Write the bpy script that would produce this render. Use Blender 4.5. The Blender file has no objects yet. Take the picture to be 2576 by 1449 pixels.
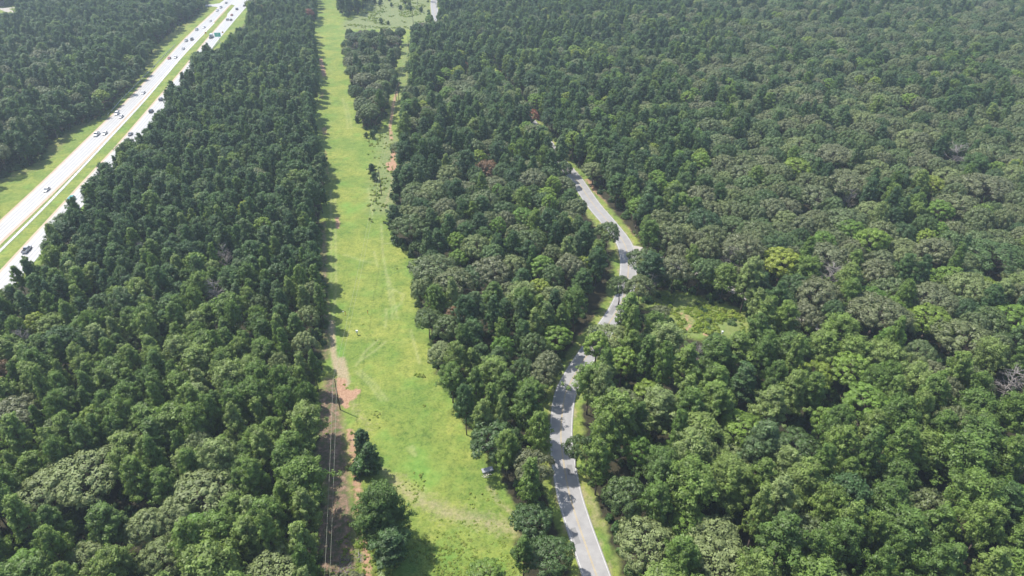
import bpy, math, random
import numpy as np
from mathutils import Vector, noise as mnoise

S = bpy.context.scene
COL = S.collection
RND = random.Random(7)

# ------------------------------------------------------------------ camera
H = 150.0
PITCH = math.radians(34.0)
F = 2560.0 / 3840.0                      # focal length over sensor width (24 mm on 36 mm)
cam_d = bpy.data.cameras.new('camera'); cam_d.lens = 24.0; cam_d.sensor_width = 36.0
cam_d.clip_start = 1.0; cam_d.clip_end = 9000.0
cam = bpy.data.objects.new('camera', cam_d); COL.objects.link(cam)
cam.location = (0, 0, H); cam.rotation_euler = (math.pi / 2 - PITCH, 0, 0)
S.camera = cam
CP, SP = math.cos(PITCH), math.sin(PITCH)
W0, H0 = 2576.0, 1449.0                  # survey frame in which the layout was measured

def G(ox, oy, z=0.0):
    """point of the horizontal plane z seen in direction (ox, oy)"""
    u = (ox / W0 - .5) / F
    v = (.5 * H0 - oy) / W0 / F
    dy = CP + v * SP; dz = -SP + v * CP
    t = (H - z) / -dz
    return (u * t, dy * t)

def K(x, y, z=0.0):                      # the same from 3840 px coordinates
    return G(x * W0 / 3840., y * W0 / 3840., z)

def PR(x, y, z):
    dz = z - H
    d = y * CP - dz * SP
    u = x / d; v = (y * SP + dz * CP) / d
    return (u * F + .5) * W0, .5 * H0 - v * F * W0, d

# ------------------------------------------------------------------ helpers
def inpoly(x, y, poly):
    c = False; n = len(poly); j = n - 1
    for i in range(n):
        xi, yi = poly[i]; xj, yj = poly[j]
        if (yi > y) != (yj > y) and x < (xj - xi) * (y - yi) / (yj - yi) + xi:
            c = not c
        j = i
    return c

def inpoly_np(X, Y, poly):
    c = np.zeros(X.shape, bool); n = len(poly); j = n - 1
    for i in range(n):
        xi, yi = poly[i]; xj, yj = poly[j]
        if yi != yj:
            m = ((yi > Y) != (yj > Y)) & (X < (xj - xi) * (Y - yi) / (yj - yi) + xi)
            c ^= m
        j = i
    return c

def dist_np(X, Y, pts):
    D = np.full(X.shape, 1e9)
    for (ax, ay), (bx, by) in zip(pts[:-1], pts[1:]):
        dx, dy = bx - ax, by - ay
        L = dx * dx + dy * dy + 1e-9
        t = np.clip(((X - ax) * dx + (Y - ay) * dy) / L, 0, 1)
        D = np.minimum(D, np.hypot(X - ax - t * dx, Y - ay - t * dy))
    return D

def polydist_np(X, Y, poly):
    d = dist_np(X, Y, list(poly) + [poly[0]])
    return np.where(inpoly_np(X, Y, poly), -d, d)

def dist_pl(x, y, pts):
    D = 1e9
    for (ax, ay), (bx, by) in zip(pts[:-1], pts[1:]):
        dx, dy = bx - ax, by - ay
        t = ((x - ax) * dx + (y - ay) * dy) / (dx * dx + dy * dy + 1e-9)
        t = 0 if t < 0 else 1 if t > 1 else t
        D = min(D, (x - ax - t * dx) ** 2 + (y - ay - t * dy) ** 2)
    return math.sqrt(D)

def catmull(pts, n=8):
    P = [pts[0]] + list(pts) + [pts[-1]]
    out = []
    for i in range(1, len(P) - 2):
        p0, p1, p2, p3 = P[i - 1:i + 3]
        for k in range(n):
            t = k / n
            out.append(tuple(.5 * (2 * b + (c - a) * t + (2 * a - 5 * b + 4 * c - d) * t * t + (-a + 3 * b - 3 * c + d) * t ** 3)
                             for a, b, c, d in zip(p0, p1, p2, p3)))
    out.append(tuple(pts[-1]))
    return out

def offset(pts, d):
    out = []
    for i, (x, y) in enumerate(pts):
        a = pts[max(i - 1, 0)]; b = pts[min(i + 1, len(pts) - 1)]
        tx, ty = b[0] - a[0], b[1] - a[1]; L = math.hypot(tx, ty) or 1
        out.append((x + ty / L * d, y - tx / L * d))
    return out

def extend(pts, a=0, b=0):
    pts = list(pts)
    if a:
        (x0, y0), (x1, y1) = pts[0], pts[1]; L = math.hypot(x1 - x0, y1 - y0)
        pts.insert(0, (x0 - (x1 - x0) / L * a, y0 - (y1 - y0) / L * a))
    if b:
        (x0, y0), (x1, y1) = pts[-2], pts[-1]; L = math.hypot(x1 - x0, y1 - y0)
        pts.append((x1 + (x1 - x0) / L * b, y1 + (y1 - y0) / L * b))
    return pts

def mesh_obj(name, verts, faces, mat, parent=None, smooth=False, loc=None):
    me = bpy.data.meshes.new(name)
    me.from_pydata([tuple(v) for v in verts], [], faces)
    me.materials.append(mat)
    if smooth:
        me.polygons.foreach_set('use_smooth', [True] * len(me.polygons))
    me.update()
    o = bpy.data.objects.new(name, me); COL.objects.link(o)
    if parent: o.parent = parent
    if loc: o.location = loc
    return o

def tag(o, label=None, cat=None, group=None, kind=None):
    if label: o['label'] = label
    if cat: o['category'] = cat
    if group: o['group'] = group
    if kind: o['kind'] = kind
    return o

def empty(name, loc, rz=0.0):
    o = bpy.data.objects.new(name, None); COL.objects.link(o)
    o.location = loc; o.rotation_euler = (0, 0, rz); o.empty_display_size = .5
    return o

class MB:
    def __init__(s): s.v = []; s.f = []
    def add(s, v, f):
        b = len(s.v); s.v += v; s.f += [tuple(i + b for i in q) for q in f]
    def box(s, x0, x1, y0, y1, z0, z1, tx=0, ty0=0, ty1=0):
        """box; tx / ty0 / ty1 pull the top in at the sides, at y0 and at y1"""
        v = [(x0, y0, z0), (x1, y0, z0), (x1, y1, z0), (x0, y1, z0),
             (x0 + tx, y0 + ty0, z1), (x1 - tx, y0 + ty0, z1), (x1 - tx, y1 - ty1, z1), (x0 + tx, y1 - ty1, z1)]
        s.add(v, [(3, 2, 1, 0), (4, 5, 6, 7), (0, 1, 5, 4), (1, 2, 6, 5), (2, 3, 7, 6), (3, 0, 4, 7)])
    def tube(s, a, b, r0, r1, n=6):
        a = Vector(a); b = Vector(b); d = (b - a).normalized()
        p = d.orthogonal().normalized(); q = d.cross(p)
        v = []
        for c, r in ((a, r0), (b, r1)):
            for i in range(n):
                t = 2 * math.pi * i / n
                v.append(tuple(c + (p * math.cos(t) + q * math.sin(t)) * r))
        s.add(v, [(i, (i + 1) % n, n + (i + 1) % n, n + i) for i in range(n)] + [tuple(range(n))[::-1], tuple(range(n, 2 * n))])
    def build(s, name, mat, parent=None, smooth=False):
        return mesh_obj(name, s.v, s.f, mat, parent, smooth)

# ------------------------------------------------------------------ materials
def new_mat(name):
    m = bpy.data.materials.new(name); m.use_nodes = True
    nt = m.node_tree; nt.nodes.clear()
    return m, nt

def N(nt, t, **kw):
    n = nt.nodes.new(t)
    for k, v in kw.items():
        if k.startswith('i_'): n.inputs[k[2:].replace('_', ' ')].default_value = v
        else: setattr(n, k, v)
    return n

def ramp(nt, fac, stops, interp='LINEAR'):
    r = nt.nodes.new('ShaderNodeValToRGB'); r.color_ramp.interpolation = interp
    e = r.color_ramp.elements
    while len(e) < len(stops): e.new(.5)
    for i, (p, c) in enumerate(stops):
        e[i].position = p; e[i].color = (*c, 1) if len(c) == 3 else c
    nt.links.new(fac, r.inputs[0])
    return r.outputs[0]

def mixc(nt, fac, a, b, mode='MIX'):
    m = nt.nodes.new('ShaderNodeMix'); m.data_type = 'RGBA'; m.blend_type = mode
    for sock, val in ((m.inputs[0], fac), (m.inputs[6], a), (m.inputs[7], b)):
        if hasattr(val, 'is_linked'): nt.links.new(val, sock)
        elif isinstance(val, (int, float)): sock.default_value = val
        else: sock.default_value = (*val, 1)
    return m.outputs[2]

def math_n(nt, op, a, b=0.0, clamp=False):
    m = nt.nodes.new('ShaderNodeMath'); m.operation = op; m.use_clamp = clamp
    for s, v in ((m.inputs[0], a), (m.inputs[1], b)):
        if hasattr(v, 'is_linked'): nt.links.new(v, s)
        else: s.default_value = v
    return m.outputs[0]

def noise_n(nt, scale, detail=3, vec=None, rough=.55):
    n = nt.nodes.new('ShaderNodeTexNoise'); n.inputs['Scale'].default_value = scale
    n.inputs['Detail'].default_value = detail; n.inputs['Roughness'].default_value = rough
    if vec is not None: nt.links.new(vec, n.inputs['Vector'])
    return n.outputs['Fac']

def obj_coord(nt):
    return nt.nodes.new('ShaderNodeTexCoord').outputs['Object']

def simple(name, col, rough=.6, spec=.4, metal=0, var=.0, scale=3., emit=None):
    m, nt = new_mat(name)
    b = N(nt, 'ShaderNodeBsdfPrincipled'); o = N(nt, 'ShaderNodeOutputMaterial')
    b.inputs['Roughness'].default_value = rough; b.inputs['Metallic'].default_value = metal
    b.inputs['Specular IOR Level'].default_value = spec
    if var:
        c = ramp(nt, noise_n(nt, scale, 4, obj_coord(nt)), [(.3, tuple(x * (1 - var) for x in col)), (.7, tuple(min(1, x * (1 + var)) for x in col))])
        nt.links.new(c, b.inputs['Base Color'])
    else:
        b.inputs['Base Color'].default_value = (*col, 1)
    nt.links.new(b.outputs[0], o.inputs[0])
    return m

def leaf_mat(name, stops, rough=.5, spec=.4, transl=.37, tone=.45, tcol=(1.15, 1.25, .55)):
    """stops: colours over which single plants vary"""
    m, nt = new_mat(name)
    oi = N(nt, 'ShaderNodeObjectInfo')
    at = N(nt, 'ShaderNodeAttribute', attribute_name='tone')
    c = ramp(nt, oi.outputs['Random'], stops)
    k = ramp(nt, at.outputs['Fac'], [(0, (1 - tone,) * 3), (1, (1 + tone,) * 3)])
    c = mixc(nt, 1.0, c, k, 'MULTIPLY')
    b = N(nt, 'ShaderNodeBsdfPrincipled'); b.inputs['Roughness'].default_value = rough
    b.inputs['Specular IOR Level'].default_value = spec
    nt.links.new(c, b.inputs['Base Color'])
    t = N(nt, 'ShaderNodeBsdfTranslucent')
    nt.links.new(mixc(nt, 1.0, c, tcol, 'MULTIPLY'), t.inputs[0])
    mx = N(nt, 'ShaderNodeMixShader'); mx.inputs[0].default_value = transl
    nt.links.new(b.outputs[0], mx.inputs[1]); nt.links.new(t.outputs[0], mx.inputs[2])
    o = N(nt, 'ShaderNodeOutputMaterial'); nt.links.new(mx.outputs[0], o.inputs[0])
    return m

M = {}
M['pine_dark'] = leaf_mat('pine_needles_dark', [(0, (.062, .120, .044)), (.35, (.080, .148, .048)), (.7, (.106, .184, .052)), (.93, (.125, .185, .074)), (1, (.16, .235, .048))])
M['pine_light'] = leaf_mat('pine_needles_light', [(0, (.108, .178, .040)), (.3, (.145, .228, .046)), (.6, (.185, .265, .056)), (.85, (.215, .285, .075)), (1, (.25, .31, .12))])
M['oak_grey'] = leaf_mat('oak_leaves_grey', [(0, (.115, .155, .054)), (.35, (.142, .170, .062)), (.7, (.148, .162, .076)), (1, (.108, .178, .050))], rough=.5, spec=.42, transl=.15, tone=.3)
M['oak_pale'] = leaf_mat('oak_leaves_pale', [(0, (.180, .225, .080)), (1, (.205, .245, .095))], rough=.55, spec=.3, transl=.15, tone=.3)
M['oak_dark'] = leaf_mat('oak_leaves_dark', [(0, (.055, .105, .034)), (.5, (.078, .132, .036)), (1, (.105, .150, .044))], rough=.5, spec=.4, transl=.18, tone=.3)
M['bright'] = leaf_mat('light_green_leaves', [(0, (.14, .25, .045)), (.5, (.19, .29, .050)), (1, (.29, .34, .055))], rough=.5, spec=.4, transl=.38)
M['brown_leaf'] = leaf_mat('withered_leaves', [(0, (0.150, 0.100, 0.050)), (1, (0.200, 0.120, 0.065))], transl=.2)
M['red_leaf'] = leaf_mat('rust_coloured_needles', [(0, (0.220, 0.085, 0.045)), (1, (0.260, 0.100, 0.050))], transl=.2)
M['shrub'] = leaf_mat('shrub_leaves', [(0, (0.046, 0.091, 0.026)), (.5, (0.072, 0.143, 0.033)), (1, (0.130, 0.195, 0.052))], transl=.25)
M['weed'] = leaf_mat('weed_leaves', [(0, (.22, .31, .05)), (.5, (.28, .36, .06)), (1, (.34, .38, .10))], transl=.4, tone=.3)
M['weed'].node_tree.nodes['Principled BSDF'].inputs['Specular IOR Level'].default_value = .2
M['bark'] = simple('bark', (.13, .10, .08), .9, .2, var=.35, scale=4)
M['dead_wood'] = simple('dead_wood', (.30, .27, .25), .9, .2, var=.25, scale=4)

# ------------------------------------------------------------------ tree meshes
def tri_cloud(C, D, r, w, rg, quad=False, lift=.2):
    """one blade per row: from C + lift*r*D to C + r*D, of width w"""
    n = len(C)
    side = np.cross(D, rg.normal(size=(n, 3))); side /= np.linalg.norm(side, axis=1)[:, None] + 1e-9
    r = r[:, None]; w = w[:, None]
    a = C + D * r * lift
    if not quad:
        V = np.stack([a - side * w * .5, a + side * w * .5, C + D * r], 1).reshape(-1, 3)
        k = 3
    else:
        m = C + D * r * .65
        V = np.stack([a, m + side * w * .5, C + D * r, m - side * w * .5], 1).reshape(-1, 3)
        k = 4
    return V, k

def sph(n, rg, up=0.):
    d = rg.normal(size=(n, 3)); d /= np.linalg.norm(d, axis=1)[:, None]
    d[:, 2] += up; d /= np.linalg.norm(d, axis=1)[:, None]
    return d

def foliage_mesh(name, V, k, Nn, tone, mat):
    me = bpy.data.meshes.new(name)
    nv = len(V); nf = nv // k
    me.vertices.add(nv); me.vertices.foreach_set('co', V.astype(np.float32).ravel())
    me.loops.add(nv); me.loops.foreach_set('vertex_index', np.arange(nv, dtype=np.int32))
    me.polygons.add(nf)
    me.polygons.foreach_set('loop_start', np.arange(0, nv, k, dtype=np.int32))
    me.polygons.foreach_set('use_smooth', np.ones(nf, dtype=bool))
    me.update(calc_edges=True)
    at = me.attributes.new('tone', 'FLOAT', 'POINT'); at.data.foreach_set('value', tone.astype(np.float32))
    me.materials.append(mat)
    me.normals_split_custom_set_from_vertices([tuple(x) for x in Nn])
    return me

def puffs_to_mesh(name, P, R, per, blade_w, axis_c, mat, rg, quad=False, up=.35, flat=1.0, lift=.2, tone_by=None):
    """P puff centres, R their radii: leafy tufts"""
    n = len(P)
    C = np.repeat(P, per, 0); Rr = np.repeat(R, per)
    D = sph(n * per, rg, up); D[:, 2] *= flat; D /= np.linalg.norm(D, axis=1)[:, None]
    rr = Rr * rg.uniform(.7, 1.15, n * per)
    out = C - axis_c; out /= np.linalg.norm(out, axis=1)[:, None] + 1e-9
    Dn = D * .8 + out * .35 + rg.normal(size=D.shape) * .30; Dn /= np.linalg.norm(Dn, axis=1)[:, None]
    c0_ = C + D * (rr * rg.uniform(.45, 1.0, n * per))[:, None]
    A_ = np.cross(Dn, sph(n * per, rg)); A_ /= np.linalg.norm(A_, axis=1)[:, None] + 1e-9
    B_ = np.cross(Dn, A_)
    A_ = A_ + D * rg.uniform(-.1, .5, (n * per, 1))
    s_ = (blade_w * rg.uniform(.7, 1.35, n * per))[:, None]
    V = np.stack([c0_ - A_ * s_, c0_ - B_ * s_ * .5, c0_ + A_ * s_, c0_ + B_ * s_ * .5], 1).reshape(-1, 3); k = 4
    Nn = Dn + D * .3 + rg.normal(size=D.shape) * .15; Nn[:, 2] += .15
    Nn /= np.linalg.norm(Nn, axis=1)[:, None]
    t = np.repeat(rg.uniform(0, 1, n) if tone_by is None else tone_by, per)
    t = np.clip(t * .7 + rg.uniform(0, .3, n * per), 0, 1)
    return foliage_mesh(name, V, k, np.repeat(Nn, k, 0), np.repeat(t, k), mat)

def trunk_mesh(name, hgt, r, limbs, mat, bend=0.0, rg=None):
    mb = MB()
    pts = [Vector((0, 0, -.3))]
    k = 5
    for i in range(1, k + 1):
        pts.append(Vector(((rg.uniform(-1, 1) * bend) if i < k else 0, (rg.uniform(-1, 1) * bend) if i < k else 0, hgt * i / k)))
    for i in range(k):
        mb.tube(pts[i], pts[i + 1], r * (1 - .16 * i), r * (1 - .16 * (i + 1)), 6)
    for a, b, q in limbs:
        mb.tube(a, b, q, q * .35, 4)
    me = bpy.data.meshes.new(name); me.from_pydata(mb.v, [], mb.f); me.materials.append(mat)
    me.polygons.foreach_set('use_smooth', [True] * len(me.polygons)); me.update()
    return me

def pine(seed, Hh=17.5, R=3.7, z0=.36, n_l=52, dens=1.0, sharp=.62, mats=('pine_dark', 'pine_light'), puff=None):
    rg = np.random.default_rng(seed)
    P = []; L = []
    for i in range(n_l):
        t = (i + rg.uniform(0, 1)) / n_l
        z = Hh * (z0 + (1 - z0) * t ** .92)
        prof = (1 - t) ** sharp * min(1.0, .62 + t * 2.0)
        az = i * 2.399 + rg.uniform(-.5, .5)
        ln = R * prof * rg.uniform(.68, 1.18) + .25
        rise = rg.uniform(.05, .35) * ln + .1
        bx, by = math.cos(az), math.sin(az)
        L.append(((0, 0, z - rise * .3), (bx * ln * .85, by * ln * .85, z + rise * .7), .07))
        m = max(2, int(round((2 + ln * 1.15) * dens)))
        for k in range(m):
            f = 1.0 - .62 * k / m
            jx, jy, jz = rg.normal(size=3) * (.28 + .10 * ln)
            P.append((bx * ln * f + jx, by * ln * f + jy, z + rise * f + jz * .5))
    for k in range(5):
        P.append((*(rg.normal(size=2) * .35), Hh * (.985 - .02 * k)))
    P = np.array(P)
    Rr = rg.uniform(.55, .98, len(P)) * (puff or R / 3.7)
    ax = P * 0; 
    cen = np.array([0, 0, Hh * .55])
    outs = []
    for mk in mats:
        rg2 = np.random.default_rng(seed + 100)
        outs.append(puffs_to_mesh('pine_crown', P, Rr, 46, .225, cen, M[mk], rg2, up=.38))
    tr = trunk_mesh('pine_trunk', Hh * .97, .24, L, M['bark'], .12, rg)
    return outs, tr

def oak(seed, Hh=15.0, R=5.6, n_lobe=76, per=74, mats=('oak_grey', 'oak_dark', 'oak_pale'), dome=.62, leaf=.36, low=-.3, tall=1.0):
    rg = np.random.default_rng(seed)
    zc = Hh - R * dome * 1.35 * tall
    P = []; Rr = []; T = []; L = []; Nrm = []
    big = sph(7, rg, .6)
    for i in range(n_lobe):
        # even spread over the upper part of an ellipsoid
        u = 1 - (i + .5) / n_lobe * (1 - low)
        az = i * 2.39996 + rg.uniform(-.3, .3)
        q = math.sqrt(max(0, 1 - u * u))
        wob = 1 + .14 * math.sin(3 * az + seed) * q + .07 * rg.normal()
        c = np.array([math.cos(az) * q * R * wob, math.sin(az) * q * R * wob, zc + u * R * dome * 1.25 * tall * (1 + .08 * rg.normal())])
        lr = R * rg.uniform(.15, .235)
        c_in = c - (c - np.array([0, 0, zc])) * (lr / R * .8)
        L.append(((0, 0, zc * .62), tuple(c_in * np.array([.9, .9, .97])), .11)) if i % 2 == 0 else None
        D = sph(per, rg, .25)
        o = (c - np.array([0, 0, zc])); o /= np.linalg.norm(o)
        D = D + o * .45; D /= np.linalg.norm(D, axis=1)[:, None]
        P.append(c_in + D * lr * rg.uniform(.78, 1.08, (per, 1)))
        Nrm.append(D); T.append(np.full(per, rg.uniform(0, 1)))
    P = np.concatenate(P); D = np.concatenate(Nrm); T = np.concatenate(T)
    n = len(P)
    # each spray: two small quads lying roughly on the lobe, tilted
    tilt = sph(n, rg); A = np.cross(D, tilt); A /= np.linalg.norm(A, axis=1)[:, None] + 1e-9
    A = A + D * rg.uniform(-.25, .45, (n, 1)); A /= np.linalg.norm(A, axis=1)[:, None]
    B = np.cross(D, A); B /= np.linalg.norm(B, axis=1)[:, None] + 1e-9
    s = (leaf * rg.uniform(.6, 1.25, n))[:, None]
    V = np.stack([P - A * s * .8, P - B * s * .42, P + A * s * .8, P + B * s * .42], 1).reshape(-1, 3)
    Nn = D * .9 + rg.normal(size=(n, 3)) * .16; Nn[:, 2] += .12
    Nn /= np.linalg.norm(Nn, axis=1)[:, None]
    tone = np.clip(T * .55 + rg.uniform(0, .45, n), 0, 1)
    outs = [foliage_mesh('leafy_crown', V, 4, np.repeat(Nn, 4, 0), np.repeat(tone, 4), M[mk]) for mk in mats]
    tr = trunk_mesh('broadleaf_trunk', zc * .95, .32, L, M['bark'], .2, rg)
    return outs, tr

def dead(seed, Hh=14., R=3.5, n=46):
    rg = np.random.default_rng(seed); mb = MB()
    for i in range(n):
        t = .35 + .65 * rg.uniform(); az = rg.uniform(0, 6.28)
        ln = R * (1.15 - t * .7) * rg.uniform(.7, 1.2)
        a = Vector((0, 0, Hh * t * .95)); b = a + Vector((math.cos(az) * ln, math.sin(az) * ln, ln * rg.uniform(.3, .9)))
        m = a.lerp(b, .5) + Vector(rg.normal(size=3) * .15)
        mb.tube(a, m, .09, .06, 4); mb.tube(m, b, .06, .025, 4)
        for k in range(7):
            q = m.lerp(b, rg.uniform(0, 1)); d = Vector(rg.normal(size=3)) * .5 + (b - a).normalized() * .5
            d.z = abs(d.z) * .8
            mb.tube(q, q + d * rg.uniform(.8, 1.6), .035, .012, 3)
    me = bpy.data.meshes.new('bare_branches'); me.from_pydata(mb.v, [], mb.f); me.materials.append(M['dead_wood'])
    me.update()
    return [me], trunk_mesh('dead_trunk', Hh, .2, [], M['dead_wood'], .15, rg)

def shrub(seed, R=1.8, Hh=2.4, n=26, per=34, mk='shrub', w=.26):
    rg = np.random.default_rng(seed)
    d = sph(n, rg, .5); d[:, 2] = np.abs(d[:, 2])
    P = d * np.array([R * .75, R * .75, Hh * .72]) * rg.uniform(.6, 1., (n, 1))
    return puffs_to_mesh('shrub_leaves', P, rg.uniform(.45, .75, n) * R / 1.8, per, w, np.array([0, 0, 0.]), M[mk], rg, quad=True, up=.4)

PROTO = {}
def reg(kind, crowns, trunk):
    for i, c in enumerate(crowns): PROTO.setdefault((kind, i), []).append((c, trunk))
for s in range(8):
    reg('pine', *pine(11 + s, Hh=(17.5, 18.5, 16.5, 18, 17, 16.5, 18.2, 17)[s], R=(3.7, 3.4, 4.0, 3.8, 3.3, 4.5, 3.0, 4.2)[s], sharp=(.62, .75, .5, .55, .8, .36, .9, .42)[s], z0=(.36, .33, .42, .38, .3, .5, .28, .44)[s], n_l=(52, 52, 50, 48, 56, 44, 54, 40)[s]))
for s in range(5):
    reg('oak', *oak(31 + s, Hh=(15, 14.5, 16, 15.5, 14)[s], R=(5.6, 5.2, 5.9, 5.0, 5.5)[s], dome=(.62, .7, .55, .75, .66)[s]))
for s in range(3):
    reg('bright', *oak(51 + s, Hh=(16, 15, 17)[s], R=(3.5, 4.0, 3.2)[s], n_lobe=84, per=50, mats=('bright',), dome=(1.1, .9, 1.3)[s], leaf=.34, low=-.55))
for s in range(2):
    cr_, tr_ = pine(101 + s, Hh=19, R=6.4, z0=(.2, .34)[s], n_l=110, dens=1.5, sharp=(.5, .42)[s], mats=('pine_light',), puff=1.15)
    PROTO.setdefault(('pine', 2), []).append((cr_[0], tr_))
reg('withered', *oak(61, Hh=15, R=4.6, mats=('brown_leaf', 'red_leaf'), dome=.8, per=44, leaf=.34))
for s in range(2): reg('dead', *dead(71 + s))
for s in range(2): reg('sapling', *pine(81 + s, Hh=4.2, R=1.25, z0=.06, n_l=24, dens=1.3, sharp=.8, mats=('pine_dark',)))
reg('cedar', *pine(91, Hh=11, R=2.3, z0=.06, n_l=60, dens=1.3, sharp=.6, mats=('pine_dark',)))
SHRUBS = [shrub(95), shrub(96, 1.5, 3.0), shrub(97, 2.2, 2.2)]
WEEDS = [shrub(98, .55, .5, 9, 14, 'weed', .22), shrub(99, .8, .45, 12, 14, 'weed', .16)]

def joined(name, crown, trunk):
    """crown + trunk in one mesh object, for the far-off mass"""
    me = crown.copy()
    o1 = bpy.data.objects.new(name, me)
    return o1

# ------------------------------------------------------------------ layout: what stays open
HWY_VIS = [(-40, 480), (0, 450), (95, 417), (130, 377), (165, 335), (207, 312), (250, 300), (272, 290), (305, 250), (357, 200), (368, 180), (372, 150), (397, 118), (440, 82),
           (450, 67), (487, 50), (515, 20), (517, 10), (520, -30), (640, -30), (622, 0), (617, 50), (595, 75), (565, 100), (545, 120), (537, 122), (525, 110), (510, 112), (500, 117), (487, 135), (482, 162),
           (456, 180), (450, 200), (420, 212), (412, 247), (390, 287), (360, 322), (302, 362), (257, 405), (210, 462), (185, 485), (185, 507), (172, 505), (160, 503), (140, 510), (125, 537),
           (115, 562), (115, 595), (92, 612), (93, 640), (74, 650), (40, 656), (25, 675), (20, 700), (0, 717), (-40, 745)]
COR_VIS = [(797, -20), (801, 30), (794, 62), (794, 100), (805, 140), (808, 225), (799, 250), (801, 350), (806, 362), (824, 412), (826, 482), (819, 522), (814, 587), (821, 637), (824, 724), (831, 760),
           (831, 812), (826, 849), (824, 924), (821, 974), (806, 1024), (819, 1074), (816, 1130), (804, 1174), (816, 1199), (839, 1242), (826, 1287), (819, 1337), (816, 1412), (806, 1470),
           (1310, 1470), (1298, 1440), (1277, 1380), (1283, 1294), (1254, 1249), (1226, 1174), (1189, 1137), (1164, 1092), (1134, 1049), (1119, 999), (1096, 954), (1079, 942), (1073, 874), (1054, 807),
           (1021, 724), (1029, 690), (1041, 662), (1014, 627), (989, 617), (974, 587), (976, 552), (981, 522), (981, 497), (1000, 462), (986, 430), (994, 412), (996, 362), (999, 350), (994, 300), (1011, 275),
           (1014, 225), (1026, 150), (1026, 105), (1034, 85), (1041, 57), (1074, 55), (1071, -20)]
ISLAND = [(864, 72), (863, 140), (869, 200), (886, 260), (904, 322), (939, 334), (966, 322), (986, 260), (1004, 190), (1006, 150), (1019, 105), (1019, 73), (1013, 68), (1003, 72), (992, 78), (980, 69), (968, 72), (950, 80), (938, 71), (925, 77), (905, 72), (890, 80), (878, 72)]
CLUMP = [(838, -40), (849, 40), (869, 43), (906, 37), (924, 15), (935, -40)]
ROAD_VIS = [(1435, 428), (1445, 425), (1466, 440), (1505, 500), (1560, 542), (1606, 587), (1608, 602), (1592, 612), (1597, 640), (1582, 670), (1562, 676), (1535, 712), (1525, 770), (1518, 805), (1493, 834), (1458, 866), (1452, 885),
            (1462, 905), (1462, 949), (1448, 974), (1446, 1014), (1433, 1056), (1423, 1087), (1423, 1147), (1446, 1162), (1457, 1207), (1485, 1227), (1505, 1287), (1515, 1330), (1506, 1380), (1538, 1424),
            (1548, 1470), (1450, 1470), (1438, 1412), (1413, 1374), (1390, 1337), (1387, 1290), (1388, 1250), (1386, 1200), (1383, 1137), (1382, 1090), (1383, 1040), (1395, 987), (1408, 924), (1448, 854),
            (1488, 774), (1505, 717), (1533, 662), (1545, 617), (1495, 565), (1478, 552), (1468, 512), (1436, 448)]
CLEAR_VIS = [(1663, 747), (1700, 745), (1728, 749), (1788, 769), (1850, 785), (1875, 799), (1873, 837), (1825, 847), (1775, 837), (1713, 837), (1700, 807), (1688, 789), (1645, 769)]
YARD_VIS = [(-30, 17), (40, 17), (44, 24), (37, 31), (17, 35), (5, 37), (-30, 34)]
TOPROAD_VIS = [(1083, -30), (1085, 0), (1085, 30), (1090, 52), (1099, 55), (1102, 30), (1100, 0), (1100, -30)]
VIS = [HWY_VIS, COR_VIS, ROAD_VIS, CLEAR_VIS, YARD_VIS, TOPROAD_VIS]
BB = [(min(p[0] for p in q), max(p[0] for p in q), min(p[1] for p in q), max(p[1] for p in q)) for q in VIS]

def open_in_view(ox, oy):
    for i, q in enumerate(VIS):
        b = BB[i]
        if b[0] < ox < b[1] and b[2] < oy < b[3] and inpoly(ox, oy, q):
            if i == 1 and (inpoly(ox, oy, ISLAND) or inpoly(ox, oy, CLUMP)): continue
            return True
    return False

# country road
road_o = [(1501, 1449), (1480, 1390), (1453, 1312), (1431, 1237), (1417, 1157), (1411, 1087), (1420, 1000), (1438, 957), (1460, 919), (1497, 864), (1552, 782), (1574, 730), (1581, 674), (1578, 637), (1566, 605),
          (1533, 562), (1491, 512), (1446, 447), (1400, 395), (1365, 343), (1330, 300), (1288, 250), (1235, 180), (1170, 104), (1128, 72), (1100, 48), (1093, 25), (1092, 0), (1096, -20)]
ROAD = extend(catmull([G(*p) for p in road_o], 6), 70, 120)
TRACK_GRAVEL = catmull([G(*p) for p in [(1575, 630), (1610, 634), (1650, 645), (1720, 672), (1815, 716), (1925, 768), (2030, 812), (2130, 858), (2230, 900), (2330, 946)]], 6)
# highway edges (3840 px survey), far to near
def ypoly(pts): return [K(*p) for p in pts]
L_LEFT = extend(catmull(ypoly([(0, 834), (160, 686), (320, 531), (476, 380), (590, 260), (700, 141), (820, 29), (852, -3)]), 5), 160, 200)
L_RIGHT = extend(catmull(ypoly([(0, 907), (188, 728), (376, 540), (527, 380), (615, 285), (700, 187), (802, 81), (860, 19), (884, -6)]), 5), 160, 200)
MOW = extend(catmull(ypoly([(0, 941), (195, 748), (391, 540), (539, 380), (622, 283), (701, 192), (803.5, 85.5)]), 5), 160, 0)
R_LEFT = extend(catmull(ypoly([(0, 1026), (135, 880), (300, 700), (448, 540), (585.5, 380), (680, 270), (762, 167), (799, 124), (851, 66), (893, 20), (918, -8)]), 5), 160, 200)
R_RIGHT = offset(R_LEFT, 9.6)
ROW = L_LEFT + R_RIGHT[::-1]
ROWW = offset(L_LEFT, -3.0) + offset(R_LEFT, 13.0)[::-1]
ISL_W = [G(x, y) for x, y in ISLAND]

def region(ox, oy, x, y):
    """which wood a spot belongs to"""
    if x < L_LEFT[0][0] or (ox < 520 and oy < 480 and (x, y) and side_hwy(x, y) < 0): return 'far_wood'
    if ox < 830: return 'left'
    if inpoly(ox, oy, [(850, 50), (850, 340), (1000, 345), (1022, 50)]): return 'island'
    if dist_side_road(x, y) < 0: return 'wedge'
    return 'right'

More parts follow.
